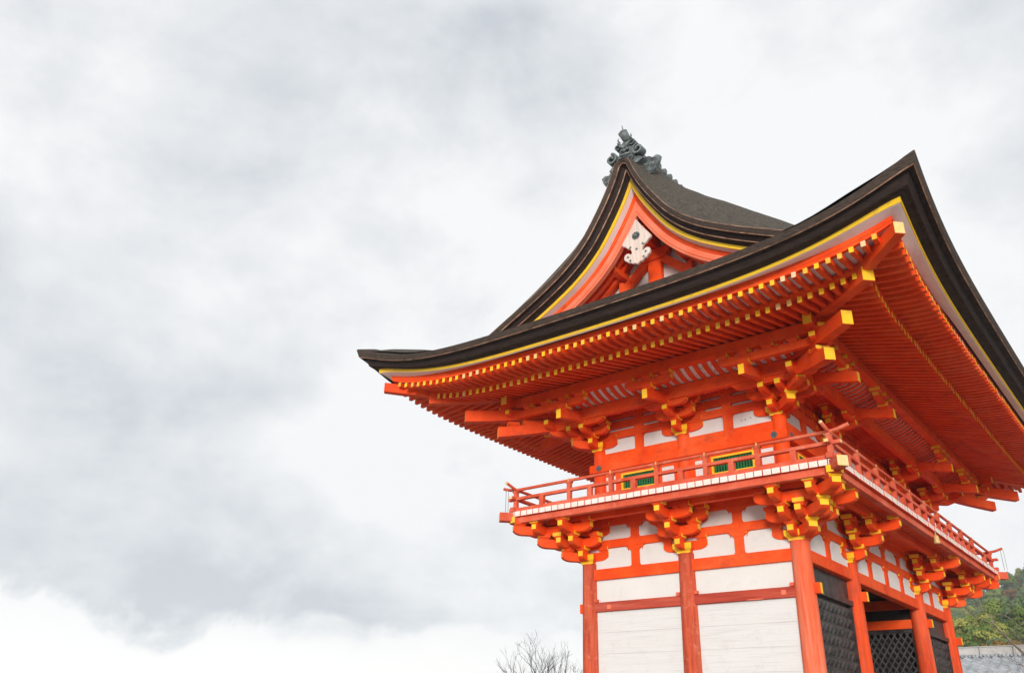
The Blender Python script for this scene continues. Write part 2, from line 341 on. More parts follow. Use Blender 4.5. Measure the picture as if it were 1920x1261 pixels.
def block(o, a, z0, h=.135, w=.225, parent=None, name='bearing_block', mt=0, wb=None, yall=False, rim=False):
    """bearing block with concave lower half; faces across direction a are yellow end grain"""
    a = Vector(a).normalized(); b_ = Vector((-a.y, a.x, 0)); mb = MB(VER, YEL); wb = wb or w*.66
    lv = [(0, wb/2), (h*.18, wb/2+.004), (h*.40, w/2-.012), (h*.47, w/2), (h, w/2)]
    vs = []
    for z, r in lv:
        for sa, sb in ((-1, -1), (1, -1), (1, 1), (-1, 1)): vs.append(Vector((o[0], o[1], z0+z))+a*sa*r+b_*sb*r)
    fs = [(3, 2, 1, 0), tuple(range(len(vs)-4, len(vs)))]; ms = [0, 0]
    for i in range(len(lv)-1):
        for j in range(4):
            q = i*4; fs.append((q+j, q+(j+1) % 4, q+4+(j+1) % 4, q+4+j)); ms.append(1 if ((j in (1, 3) and (i >= 2 or rim)) or yall) else 0)
    mb.add(vs, fs, ms)
    return mb.build(name, parent)
DY = (0, 1, 0)
def capital(x, y, z, w=.42, name='bracket_set'):
    o = block((x, y), (0, 1, 0), z, .19, w, GATE, name, wb=w*.72, rim=True)
    return o
def lower_mid(F, t):
    p = fp(F, t, 0, 0); n = F[2]; u = F[1]
    c = capital(p.x, p.y, ZH)
    z = lambda k: 4.335+.26*k
    for k, s in enumerate((.40, .78, 1.17)): arm(p, n, 0, s, z(k), parent=c)
    for nn, k, hl in ((0, 0, .5), (.30, 1, .46), (.68, 2, .5), (0, 2, .55)):
        arm(p+n*nn, u, -hl, hl, z(k), cap0=True, parent=c)
        for s_ in (-1, 1): block(p+n*nn+u*s_*(hl-.11), u, z(k)+.165, parent=c)
    for k, s in enumerate((.30, .68, 1.07)): block(p+n*s, u, z(k)+.165, parent=c)
    arm(p+n*.30, u, -.66, .66, z(2)+.002, cap0=True, parent=c)
    for s_ in (-.55, -.25, .25, .55): block(p+n*.30+u*s_, u, z(2)+.167, parent=c)
    for s_ in (-1, 1): block(p+n*.68+u*s_*.2, u, z(2)+.166, w=.18, parent=c)
def lower_corner(cx, cy, n1, n2):
    p = Vector((cx, cy, 0)); c = capital(cx, cy, ZH); z = lambda k: 4.335+.26*k
    dg = (n1+n2).normalized(); r2 = sqrt(2)
    for k, s in enumerate((.40, .78, 1.17)):
        for n in (n1, n2): arm(p, n, 0, s, z(k), parent=c)
        arm(p, dg, 0, (s+.06)*r2, z(k)+.002, w=.17, parent=c)
    for n, u in ((n1, n2), (n2, n1)):           # n outward, u along towards outside of the corner
        for nn, k, a0, b0 in ((0, 0, -.5, 0), (.32, 1, -.46, .78), (.70, 2, -.5, 1.17), (0, 2, -.55, 0)):
            arm(p+n*nn, u, a0, b0, z(k)+.001, cap0=True, cap1=b0 > 0, parent=c)
            block(p+n*nn+u*(a0+.11), u, z(k)+.165, parent=c)
        for k, s in enumerate((.30, .68, 1.07)): block(p+n*s, u, z(k)+.165, parent=c)
        block(p+n*.70+u*1.07, u, z(2)+.165, parent=c)
        block(p+n*.35+u*.68, u, z(1)+.165, parent=c)
    for k, s in enumerate((.36, .74, 1.12)):
        block(p+dg*s*r2, dg, z(k)+.165, w=.26, parent=c, rim=True)
for k in ('L', 'R'):
    F = FACES[k]
    for t in F[4][1:-1]: lower_mid(F, t)
lower_corner(0, 0, -YS, -XS); lower_corner(BX, 0, -YS, XS); lower_corner(0, D, YS, -XS); lower_corner(BX, D, YS, XS)
# ------------------------------------------------------------------ balcony
for k, F in FACES.items():
    mb = MB(VERW, YEL); a, b_ = -1.33, F[3]+1.33
    vs = [fp(F, t, n, z) for t in (a, b_) for n, z in ((1.10, 5.10), (1.235, 5.10), (1.235, 5.235), (1.10, 5.235))]
    mb.add(vs, [(0,1,2,3),(7,6,5,4),(0,4,5,1),(1,5,6,2),(2,6,7,3),(3,7,4,0)], [1, 1, 0, 0, 0, 0]); mb.build('edge_beam', GATE, bevel=.006)
    mb = MB(VER); fbox(mb, F, -.68, F[3]+.68, .62, .75, 5.085, 5.225); mb.build('balcony_joist_beam', GATE)
    # deck: planks across, each with a white end
    mb = MB(VER, PLK); pw = .172; n = int(round((F[3]+2*DK)/pw)); pw = (F[3]+2*DK)/n
    for i in range(n):
        t0 = -DK+i*pw; t1 = t0+pw
        i0 = max(0, -t0-.0, t1-F[3]); n0 = min(i0, DK-.02) if i0 > 0 else .09
        z1 = 5.345-.004*random.random(); ex = DK+.006*random.uniform(-1, 1)
        vs = [fp(F, t, nn, z) for z in (5.238, z1) for t, nn in ((t0+.009, n0), (t1-.009, n0), (t1-.009, ex), (t0+.009, ex))]
        mb.add(vs, [(0,3,2,1),(4,5,6,7),(0,1,5,4),(1,2,6,5),(2,3,7,6),(3,0,4,7)], [0, 0, 0, 1 if i == n-1 else 0, 1, 1 if i == 0 else 0])
    mb.build('balcony_deck', GATE)
for cx, cy, sx, sy in ((0, 0, 1, -1), (BX, 0, -1, -1), (0, D, 1, 1), (BX, D, -1, 1)):
    d = Vector((sx, sy, 0)).normalized(); p = Vector((cx, cy, 5.235)); mb = MB(VERW, YELW)
    mb.bar(p+d*.3, p+d*(1.45*sqrt(2)), .2, .19, 0, mend=1); mb.build('corner_beam', GATE, bevel=.008)
# railing
RN = 1.19
rail = None
for k, F in FACES.items():
    e0 = .36
    mb = MB(VERW, YELW); fbox(mb, F, -RN-.16, F[3]+RN+.16, RN-.05, RN+.05, 5.348, 5.445)
    base = mb.build('balcony_railing', GATE, bevel=.006)
    mb = MB(VERW, YELW); vs = [fp(F, t, n, z) for t in (-RN-.2, F[3]+RN+.2) for n, z in ((RN-.045, 5.625), (RN+.045, 5.625), (RN+.045, 5.69), (RN-.045, 5.69))]
    mb.add(vs, [(0,1,2,3),(7,6,5,4),(0,4,5,1),(1,5,6,2),(2,6,7,3),(3,7,4,0)], [1, 1, 0, 0, 0, 0]); mb.build('middle_rail', base, bevel=.005)
    mb = MB(VERW, YELW); pts = []; a = -RN-.36; b_ = F[3]+RN+.36; q = 40
    for i in range(q+1):
        t = a+(b_-a)*i/q; dd = max(0, -RN-t, t-(F[3]+RN)); pts.append(fp(F, t, RN, 5.865+(.004 if k in 'RB' else 0)+.36*max(0, dd-.02)**1.4))
    pts = [fp(F, a-.0, RN, pts[0].z)]+pts[1:]
    mb.tube(pts, .034, 10, 0, True, 1); mb.build('handrail', base, True)
    if k in 'LK': tall = [-1.19]+[-.16+1.065*i for i in range(6)]+[F[3]+RN]; tall = [0-1.19, .155, 1.22, 2.29, 3.37, 4.43, F[3]+RN]
    else: tall = [.25+1.12*i for i in range(9)]
    for t in tall:
        mb = MB(VERW, BRS, YEL); fbox(mb, F, t-.045, t+.045, RN-.042, RN+.042, 5.445, 5.80)
        mb.prism([(-.045, 0), (-.07, .03), (-.07, .045), (.07, .045), (.07, .03), (.045, 0)], fp(F, t, RN, 5.795), F[1], Zv, F[2]*.10, 0)
        mb.build('rail_post', base)
        mb = MB(BRS); fbox(mb, F, t-.012, t+.012, RN-.04, RN+.04, 5.84, 5.905); fbox(mb, F, t-.055, t-.04, RN-.02, RN+.05, 5.80, 5.83); fbox(mb, F, t+.05, t+.075, RN-.02, RN+.05, 5.80, 5.835); mb.build('rail_clasp', base)
    sh = [(tall[i]+tall[i+1])/2 for i in range(len(tall)-1)]
    if k in 'RB': sh = [-.31]+sh+[F[3]+.35]
    for t in sh:
        mb = MB(VERW); fbox(mb, F, t-.055, t+.055, RN-.044, RN+.044, 5.445, 5.625); mb.build('rail_stub', base)
# ------------------------------------------------------------------ upper storey
SI = .19
UF = {k: (F[0]-F[2]*SI+F[1]*0, F[1], F[2], F[3], tuple([SI]+list(F[4][1:-1])+[F[3]-SI])) for k, F in FACES.items()}
ZU = 6.87
ust = [(-SI, SI), (-B, SI), (BX+SI, SI), (-SI, W1), (-SI, W1+WC), (-SI, D-SI), (BX+SI, W1), (BX+SI, W1+WC), (BX+SI, D-SI), (-B, D-SI)]
for x, y in ust: column(x, y, 5.3, ZU, .16, .152, VER, 24, 'upper_column')
def panel_holes(mb, F, t0, t1, z0, z1, n0, n1, holes, m=0):
    """wall slab with rectangular openings, cut into strips (openings do not overlap in t)"""
    holes = sorted(holes); t = t0
    for a, b_, c, d in holes:
        if a > t: fbox(mb, F, t, a, n0, n1, z0, z1, m)
        fbox(mb, F, a, b_, n0, n1, z0, c, m); fbox(mb, F, a, b_, n0, n1, d, z1, m); t = b_
    if t < t1: fbox(mb, F, t, t1, n0, n1, z0, z1, m)
for k, F in UF.items():
    T0, T1 = SI, F[3]-SI
    mb = MB(WHT); fbox(mb, F, T0-.03, T1+.03, -.04, .02, 6.7, 7.95); mb.build('plaster_panel', GATE)
    mb = MB(DARK); fbox(mb, F, T0-.02, T1+.02, -.06, -.03, 5.3, 6.7); mb.build('inner_boards', GATE)
    wins = []; whites = []
    st = F[4]
    if k in 'LK':
        wins = [(.77, 1.72), (2.98, 3.93)]; whites = [(.36, .62), (1.80, 2.10), (2.60, 2.90), (4.08, 4.34)]
    else:
        wins = [(.85, 1.95), (F[3]-1.95, F[3]-.85)]; whites = [(.40, .7), (2.1, 2.4), (F[3]-2.4, F[3]-2.1), (F[3]-.7, F[3]-.4), (3.3, 4.2), (F[3]-4.2, F[3]-3.3)]
    mb = MB(VER); hs = [(a, b_, 5.86, 6.25) for a, b_ in wins]+[(a, b_, 5.90, 6.235) for a, b_ in whites]
    panel_holes(mb, F, T0, T1, 5.34, 6.34, -.03, .06, hs); mb.build('board_wall', GATE)
    for a, b_ in whites: mb = MB(WHT); fbox(mb, F, a-.01, b_+.01, -.02, .045, 5.89, 6.245); mb.build('plaster_inset', GATE)
    for a, b_ in wins:
        mb = MB(YEL); panel_holes(mb, F, a, b_, 5.86, 6.25, -.02, .068, [(a+.04, b_-.04, 5.90, 6.21)]); w = mb.build('slatted_window', GATE)
        mb = MB(GRN, DARK); fbox(mb, F, a+.03, b_-.03, -.025, -.01, 5.89, 6.22, 1); q = int((b_-a-.08)/.062)
        for i in range(q):
            t = a+.04+(i+.5)*(b_-a-.08)/q
            mb.prism([(-.022, -.02), (-.022, .012), (0, .034), (.022, .012), (.022, -.02)], fp(F, t, .012, 6.055), F[1], F[2], Zv*.31)
        mb.build('window_slats', w)
    # big ties
    mb = MB(VER); ex_ = .1875 if k in 'RB' else .1925; fbox(mb, F, T0-ex_, T1+ex_, -.02, .19, 6.335, 6.525); mb.build('nageshi_beam', GATE, bevel=.008)
    mb = MB(VER); fbox(mb, F, T0, T1, -.03, .115, 6.525, 6.76); mb.build('head_beam', GATE)
    for z0, z1 in ((7.10, 7.27), (7.335, 7.50), (7.565, 7.80)):
        mb = MB(VER); fbox(mb, F, T0-.1, T1+.1, -.03, .09, z0, z1); mb.build('wall_beam', GATE)
    posts = []
    for i in range(len(st)-1):
        L_ = st[i+1]-st[i]
        posts += [st[i]+L_*f for f in (.26, .5, .74)] if L_ > 4 else [st[i]+L_/2]
    for t in posts:
        mb = MB(VER)
        fbox(mb, F, t-.10, t+.10, .0, .082, 6.76, 7.10)
        for s_ in (-1, 1):
            fillet(mb, F, t+s_*.10, 7.10, s_, -1, .045, .085); fillet(mb, F, t+s_*.10, 6.76, s_, 1, .045, .03)
        mb.build('wall_strut', GATE)
        for z0 in (7.27, 7.50): mb = MB(VER); fbox(mb, F, t-.11, t+.11, .0, .085, z0, z0+.07); mb.build('wall_spacer', GATE)
    if k in 'LR':
        for t in (st if k == 'L' else st):
            if t == st[1] and k == 'L': continue
            mb = MB(IRN); c = fp(F, t+(.07 if t < 1 else -.07 if t > F[3]-1 else 0), .193, 6.43)
            hexp = [(.066*(1+.12*cos(6*a))*cos(a), .072*(1+.12*cos(6*a))*sin(a)) for a in [2*pi*i/24 for i in range(24)]]
            mb.prism(hexp, c, F[1], Zv, F[2]*.02)
            for a in range(6): mb.tube([c+F[1]*.04*cos(a*pi/3)+Zv*.042*sin(a*pi/3), c+F[1]*.04*cos(a*pi/3)+Zv*.042*sin(a*pi/3)+F[2]*.016], .017, 8)
            mb.tube([c, c+F[2]*.028], [.018, .012], 8); mb.build('nail_cover', GATE)
mb = MB(INK)
for t, z in ((.98, 6.93), (.90, 6.935), (.78, 6.955)): fbox(mb, UF['L'], t-.016, t+.016, .02, .0225, z-.007, z+.007)
mb.build('ink_marks', GATE)
def tail(p, n, s0, s1, slope, w, h, zt, parent, name='tail_rafter'):
    """sloping tail rafter; tip centre at distance s1, height zt; rises inwards; blunt upturned end painted yellow"""
    mb = MB(VER, YEL); p = Vector((p[0], p[1], 0)); n = Vector(n).normalized(); sd_ = Vector((-n.y, n.x, 0)); q = 8; vs = []
    for i in range(q+1):
        s = s0+(s1-s0)*i/q; z = zt+slope*(s1-s)
        z += .05*(1-(i/q))*0 - .035*sin(pi*i/q)
        hh = h*(.92+.08*i/q)
        for a, b_ in ((-1, -1), (1, -1), (1, 1), (-1, 1)): vs.append(p+n*s+sd_*a*w/2+Zv*(z+b_*hh/2))
    fs = [(3, 2, 1, 0), tuple(range(4*q, 4*q+4))]; ms = [0, 1]
    for i in range(q):
        for j in range(4): fs.append((4*i+j, 4*i+(j+1) % 4, 4*i+4+(j+1) % 4, 4*i+4+j)); ms.append(0)
    mb.add(vs, fs, ms); return mb.build(name, parent, bevel=.006)
zU = lambda k: 6.91+.25*k
PN = 1.44; PZ0, PZ1 = 7.80, 8.02
def upper_mid(F, t):
    p = fp(F, t, 0, 0); n = F[2]; u = F[1]; c = capital(p.x, p.y, ZU-.01, .38)
    for k, s in enumerate((.43, .81)): arm(p, n, 0, s, zU(k), parent=c)
    arm(p, n, 0, 1.22, zU(2)-.06, h=.17, parent=c)
    for nn, k, hl in ((0, 0, .5), (.34, 1, .46), (.72, 1.55, .5)):
        arm(p+n*nn, u, -hl, hl, zU(k), cap0=True, parent=c)
        for s_ in (-1, 1): block(p+n*nn+u*s_*(hl-.11), u, zU(k)+.165, parent=c)
    for k, s in ((0, .33), (1, .71)): block(p+n*s, u, zU(k)+.165, parent=c)
    for nn, k, hl in ((0, 1, .58), (.34, 2, .60)):
        arm(p+n*nn, u, -hl, hl, zU(k)+.002, cap0=True, parent=c)
        for s_ in (-1, -.45, .45, 1): block(p+n*nn+u*s_*(hl-.11), u, zU(k)+.167, parent=c)
    for s_ in (-1, 1): block(p+n*.72+u*s_*.19, u, zU(1.55)+.166, w=.17, parent=c)
    tail(p, n, .3, 1.63, .27, .13, .215, 7.325, c)
    block(p+n*PN, u, 7.455, parent=c)
    arm(p+n*PN, u, -.55, .55, 7.54, h=.165, cap0=True, parent=c)
    for s_ in (-.44, 0, .44): block(p+n*PN+u*s_, u, 7.68, h=.125, parent=c)
def upper_corner(cx, cy, n1, n2):
    p = Vector((cx, cy, 0)); c = capital(cx, cy, ZU-.01, .38); dg = (n1+n2).normalized(); r2 = sqrt(2)
    for n, u in ((n1, n2), (n2, n1)):
        for k, s in enumerate((.43, .81)): arm(p, n, 0, s, zU(k), parent=c)
        arm(p, n, 0, 1.22, zU(2)-.06, h=.17, parent=c)
        for nn, k, a0, b0 in ((0, 0, -.5, 0), (.35, 1, -.46, .81), (.74, 1.55, -.6, 1.15)):
            arm(p+n*nn, u, a0, b0, zU(k)+.001, cap0=True, cap1=b0 > 0, parent=c)
            block(p+n*nn+u*(a0+.11), u, zU(k)+.165, parent=c)
        for k, s in ((0, .33), (1, .71)): block(p+n*s, u, zU(k)+.165, parent=c)
        tail(p, n, .3, 1.68, .27, .13, .215, 7.325, c)
        block(p+n*PN, u, 7.455, parent=c)
        arm(p+n*PN, u, -.55, 1.72, 7.54, h=.165, cap0=True, parent=c)
        for s_ in (-.44, 0, .5, 1.0): block(p+n*PN+u*s_, u, 7.68, h=.125, parent=c)
    for k, s in enumerate((.475, .85)): arm(p, dg, 0, s*r2, zU(k)+.003, w=.18, parent=c)
    arm(p, dg, 0, 1.3*r2, zU(2)-.05, h=.18, w=.18, parent=c)
    for k, s in enumerate((.39, .78)): block(p+dg*s*r2, dg, zU(k)+.165, w=.27, parent=c, rim=True)
    tail(p, dg, .4, 1.71*r2, .20, .20, .25, 7.19, c)
    block(p+dg*1.46*r2, dg, 7.33, w=.27, h=.12, parent=c)
    tail(p, dg, .8, 2.26*r2, .12, .20, .27, 7.53, c)
    block(p+dg*1.60*r2, dg, 7.70, w=.27, h=.12, parent=c)
for k in ('L', 'R'):
    F = UF[k]
    for t in F[4][1:-1]: upper_mid(F, t)
upper_corner(-SI, SI, -YS, -XS); upper_corner(BX+SI, SI, -YS, XS); upper_corner(-SI, D-SI, YS, -XS); upper_corner(BX+SI, D-SI, YS, XS)
for k, F in UF.items():
    mb = MB(VER, YEL)
    vs = [fp(F, t, n, z) for t in (SI-PN-.42, F[3]-SI+PN+.42) for n, z in ((PN-.09, PZ0), (PN+.09, PZ0), (PN+.09, PZ1), (PN-.09, PZ1))]
    dz = .0015 if k in 'RB' else 0
    mb.add([v+Zv*dz for v in vs], [(0,1,2,3),(7,6,5,4),(0,4,5,1),(1,5,6,2),(2,6,7,3),(3,7,4,0)], [1, 1, 0, 0, 0, 0]); mb.build('eave_purlin', GATE, bevel=.01)
    mb = MB(VER); fbox(mb, F, SI-.78, F[3]-SI+.78, .70, .84, 7.42, 7.685); mb.build('bracket_beam', GATE)
    # cove of curved ribs over white boards
    mb = MB(WCV, VER); q = 8; prof = []
    for i in range(q+1):
        a = i/q; prof.append((.84+.50*a**.8, 7.675+.155*a**1.7))
    T0, T1 = -.60, F[3]+.60; o = len(mb.v)
    prof2 = [(nn, zz) for nn, zz in prof]
    for nn, zz in prof2:
        mb.v += [tuple(fp(F, T0-.0, nn-.02, zz+.03)), tuple(fp(F, T1, nn-.02, zz+.03))]
    for i in range(q): mb.face((o+2*i, o+2*i+1, o+2*i+3, o+2*i+2), 0)
    nr = int((T1-T0)/.20)
    for r in range(nr):
        t = T0+(r+.5)*(T1-T0)/nr
        mb.prism([(nn, zz+.0) for nn, zz in prof]+[(nn-.01, zz+.02) for nn, zz in prof[::-1]], fp(F, t, 0, 0), F[2], Zv, F[1]*.10, 1)
    cv_ = mb.build('rib_cove', GATE)
    if k == 'L':        # brushed ink marks on some of the white strips
        ri_ = random.Random(4); mb = MB(INK)
        for r in range(nr-1):
            if ri_.random() < .35: continue
            t = T0+(r+1)*(T1-T0)/nr
            for q_ in range(ri_.randint(2, 5)):
                i = ri_.randint(1, 5); (na, za), (nb_, zb_) = prof[i], prof[i+1]; f = ri_.random(); nn, zz = na+(nb_-na)*f, za+(zb_-za)*f
                c_ = fp(F, t+ri_.uniform(-.028, .028), nn-.02+.004, zz+.03-.006); d_ = (F[2]*(nb_-na)+Zv*(zb_-za)).normalized()
                mb.bar(c_-d_*.014+F[1]*ri_.uniform(-.012, .012), c_+d_*.014, .010, .004)
        mb.build('ink_marks', cv_)
    mb = MB(WHT, VER); fbox(mb, F, -.55, F[3]+.55, .05, .74, 7.685, 7.70, 0)
    for r in range(int((F[3]+1.1)/.10)): t = -.55+r*.10; fbox(mb, F, t, t+.045, .05, .73, 7.63, 7.682, 1)
    for r in range(7): fbox(mb, F, -.55, F[3]+.55, .10+r*.1, .14+r*.1, 7.637, 7.678, 1)
    mb.build('lattice_ceiling', GATE)

# ------------------------------------------------------------------ eaves: swept bands
CTR = Vector((-B, D/2)); HX = B+E; HY = D/2+E
def pin(s): return .10*(1-exp(-s/1.5))
ztop = lambda s: 8.33+.735*exp(-(s/1.35)**1.2)
thick = lambda s: .27+.195*exp(-s/.8)
zwh = lambda s: 8.085+.36*exp(-s/1.15)
ztip = lambda s: 7.955+.37*exp(-s/.95)
zbt = lambda s: 7.83+.24*exp(-s/.95)
def ring(i, zf, ns=44):
    """closed ring of points round the eaves, inset i from the lip; zf(s) height by distance from the corner"""
    hx, hy = HX-i, HY-i; pts = []
    def side(hl, n):
        r = []
        for j in range(n):
            a = j/n; a = .5-.5*cos(pi*a); a = .55*a+.45*(j/n); r.append(-hl+2*hl*a)
        return r
    for axis, sg in ((0, -1), (1, 1), (0, 1), (1, -1)):
        hl, ot = (hx, hy) if axis == 0 else (hy, hx)
        for q in side(hl, ns):
            s = hl-abs(q); of = ot-pin(s)
            if axis == 0: x, y = (q if sg < 0 else -q), sg*of
            else: x, y = sg*of, (q if sg > 0 else -q)
            pts.append(Vector((CTR.x+x, CTR.y+y, zf(s))))
    return pts
def sweep(mb, rings, mats, closed=False):
    o = len(mb.v); n = len(rings[0])
    for r in rings: mb.v += [tuple(p) for p in r]
    R = len(rings)
    for k in range(R if closed else R-1):
        for j in range(n):
            a = o+k*n+j; b_ = o+k*n+(j+1) % n; c = o+((k+1) % R)*n+(j+1) % n; d = o+((k+1) % R)*n+j
            mb.face((a, b_, c, d), mats[k])
# ROOF is a mesh part: bark body; its bands are sub-parts
def V(u):   # verge / side profile: height above the plan at distance u from the ridge line
    K = [(0, 12.98), (.2, 12.88), (.35, 12.45), (.5, 12.16), (.67, 11.86), (1.08, 11.24), (1.45, 10.86), (1.83, 10.57), (2.2, 10.35), (2.56, 10.15), (3.0, 9.93), (3.45, 9.71), (4.2, 9.33), (5.2, 8.83), (6.31, 8.35)]
    u = abs(u)
    for (a, za), (b_, zb) in zip(K, K[1:]):
        if u <= b_: return za+(zb-za)*(u-a)/(b_-a)
    return K[-1][1]
def Vs(u, r=.12):
    return (V(u-r)+V(u)*2+V(u+r))/4 if abs(u) > .3 else V(u)
VY = -2.02
def rise(u):
    u = abs(u)
    K = [(0, .42), (.3, .70), (.67, .92), (1.27, 1.15), (1.9, 1.15), (2.3, 1.05), (2.7, .93), (3.2, .76), (4, .42), (5, .15), (6.3, 0)]
    for (a, za), (b_, zb) in zip(K, K[1:]):
        if u <= b_: return za+(zb-za)*(u-a)/(b_-a)
    return 0
def body(u, y):
    w = min(1, max(0, (min(y-VY, (D-VY)-y))/1.35)); w = sin(w*pi/2)**.9 if w > 0 else 0
    return Vs(u)+rise(u)*w
us = [-6.15+.0*i for i in range(1)]
us = sorted(set([round(-6.15+i*.15, 3) for i in range(83)]+[0.0]))
ys = [VY+1.35*(i/10)**1.0 for i in range(11)]+[VY+1.35+(D-2*VY-2.7)*i/6 for i in range(1, 6)]+[D-VY-1.35*(1-i/10) for i in range(11)]
mb = MB(BARKT); o = 0
for y in ys:
    for u in us:
        z = body(u, y)
        edge = HX-abs(u)
        mb.v.append((-B+u, y, z))
nu = len(us)
for i in range(len(ys)-1):
    for j in range(nu-1): mb.face((i*nu+j, i*nu+j+1, (i+1)*nu+j+1, (i+1)*nu+j))
ROOF = mb.build('bark_roof', GATE, True)
ROOF['label'] = 'layered cypress bark hip and gable roof'
# hip skirts on both ends and lip strip round the eaves
mb = MB(BARKT)
def lift(dx, dy): return .735*exp(-(max(dx, dy, 0)/1.35)**1.2)*exp(-max(0, min(dx, dy))/3.0)+.15*exp(-((max(dx, dy)-.95)/.62)**2)*(1-exp(-max(0, min(dx, dy))/.15))
def skirt(x, y):
    dx = HX-abs(x-CTR.x); dy = HY-abs(y-CTR.y); d = max(0, min(dx, dy))
    return V(6.31-d)-.022+lift(dx, dy)
for sg in (-1, 1):
    o = len(mb.v); nx = 60; ny = 14; yi = 1.95
    for j in range(ny+1):
        for i in range(nx+1):
            a = -1+2*i/nx; a = sin(a*pi/2)*.5+a*.5
            d = yi*j/ny
            dd = .02+d; x = CTR.x+a*(HX-.03-pin(dd)); dx = HX-abs(x-CTR.x)
            yy = CTR.y+sg*(HY-dd-pin(dx)*(1-j/ny))
            mb.v.append((x, yy, skirt(x, CTR.y+sg*(HY-d))))
    for j in range(ny):
        for i in range(nx):
            a = o+j*(nx+1)+i; mb.face((a, a+1, a+nx+2, a+nx+1))
# eave strips at the long sides near the corners
for sg in (-1, 1):
    o = len(mb.v); nx = 90; ny = 8
    for j in range(ny+1):
        for i in range(nx+1):
            a = -1+2*i/nx; a = sin(a*pi/2)*.5+a*.5; d = 2.2*j/ny
            dd = .02+d; y = CTR.y+a*(HY-.03-pin(dd)); dy = HY-abs(y-CTR.y)
            x = CTR.x+sg*(HX-dd-pin(dy)*(1-j/ny))
            mb.v.append((x, y, skirt(CTR.x+sg*(HX-d), y)-.006))
    for j in range(ny):
        for i in range(nx):
            a = o+j*(nx+1)+i; mb.face((a, a+1, a+nx+2, a+nx+1))
mb.build('bark_eave_skirt', ROOF, True)
mb = MB(BARK, COPR, BARK2)
fr = lambda f, g=0: (lambda s: ztop(s)-thick(s)*f-g)
rg = [ring(.30, fr(-.10)), ring(.03, fr(-.03)), ring(.0, fr(.02)), ring(.05, fr(.40)), ring(.065, fr(.405)), ring(.07, fr(.455)), ring(.17, fr(.47)), ring(.235, fr(.87)), ring(.243, fr(.87)), ring(.245, fr(.895)), ring(.31, fr(.90)), ring(.345, fr(.96)), ring(.395, fr(1.0)), ring(.8, fr(1.0))]
sweep(mb, rg, [0, 0, 0, 1, 1, 2, 2, 0, 2, 2, 2, 2, 2]); mb.build('bark_eave_edge', ROOF)
mb = MB(YEL)
yb = lambda s: ztop(s)-thick(s)-.055-.045*exp(-s/.8)
sweep(mb, [ring(.405, fr(.97)), ring(.415, yb), ring(.437, yb)], [0, 0]); mb.build('yellow_eave_fillet', ROOF)
mb = MB(WPK)
sweep(mb, [ring(.43, yb), ring(.435, lambda s: yb(s)-.008), ring(.635, lambda s: zwh(s)+.0), ring(.9, lambda s: zwh(s)+.05)], [0, 0, 0]); mb.build('white_eave_soffit', ROOF)
mb = MB(VER)
sweep(mb, [ring(.625, lambda s: zwh(s)+.01), ring(.63, lambda s: ztip(s)*.55+zwh(s)*.45), ring(.64, lambda s: ztip(s)*.55+zwh(s)*.45-.004), ring(.645, lambda s: ztip(s)-.002), ring(.75, lambda s: ztip(s)-.002)], [0]*4); mb.build('eave_board', ROOF)
# soffit boards and kioi beam
def znear(i, s): return 0
INB = 1.32      # inset of base rafter tips
mb = MB(WPK)
sweep(mb, [ring(.70, lambda s: ztip(s)+.004), ring(INB+.06, lambda s: zbt(s)+.135)], [0]); mb.build('eave_soffit', ROOF)
mb = MB(VER)
sweep(mb, [ring(INB-.03, lambda s: zbt(s)+.11), ring(INB-.03, lambda s: zbt(s)+.003), ring(INB+.10, lambda s: zbt(s)+.003), ring(INB+.10, lambda s: zbt(s)+.11)], [0, 0, 0]); mb.build('eave_support_beam', ROOF)
# rafters ---------------------------------------------------------
SLB = .245
def base_line(s_tip, dist): return 0
flying = []; base = []
def face_pts(k, q, off):
    """world xy for face k, coordinate q along centre axis, outward offset off from centre"""
    if k == 'L': return Vector((CTR.x+q, CTR.y-off, 0))
    if k == 'K': return Vector((CTR.x+q, CTR.y+off, 0))
    if k == 'R': return Vector((CTR.x+off, CTR.y+q, 0))
    return Vector((CTR.x-off, CTR.y+q, 0))
SP = .1955
for k in 'LRBK':
    hl, ot = (HX, HY) if k in 'LK' else (HY, HX)
    n = int((hl-.72)/SP)
    for j in range(-n-1, n+2):
        q = (j+.5)*SP
        hlt = hl-.66; s = hlt-abs(q)
        if s > .10:
            off1 = ot-.60-pin(s); z1 = ztip(s)-.052
            d_in = abs(q)-(hl-ot)               # diagonal: offset at which the hip lies
            off0 = max(ot-INB-.30, d_in+.05)
            sb = max(.0, hl-INB-abs(q)); z0 = zbt(sb)+.105+.045
            if off0 < ot-INB: zz0 = z0
            else: f = (ot-.645-off0)/(INB-.645); zz0 = z1+(z0-z1)*f
            flying.append((k, q, off0, off1, zz0, z1))
        hlb = hl-INB; s = hlb-abs(q)
        if s > .08:
            off1 = ot-INB-pin(s)*.7; z1 = zbt(s)-.058
            d_in = abs(q)-(hl-ot)
            wall = (B-SI if k in 'RB' else D/2-SI)+.1
            off0 = max(wall, d_in+.06)
            s0 = s+2.0
            zf = 7.83-.058+SLB*(ot-INB-off0)    # unlifted line
            lf = (zbt(s)-7.83)*max(0, 1-(ot-INB-off0)/1.9)
            base.append((k, q, off0, off1, zf+lf, z1))
C0 = M.translation
def shows(r):
    p = face_pts(r[0], r[1], r[3]); d = (p-Vector((C0.x, C0.y, 0))).length
    vis = 0 if r[0] in 'LR' else 30
    v = Vector((p.x, p.y, 8))-C0
    if abs(v.dot(ri2)/v.dot(fw))*1579 > 1000: vis = 60
    return d+vis
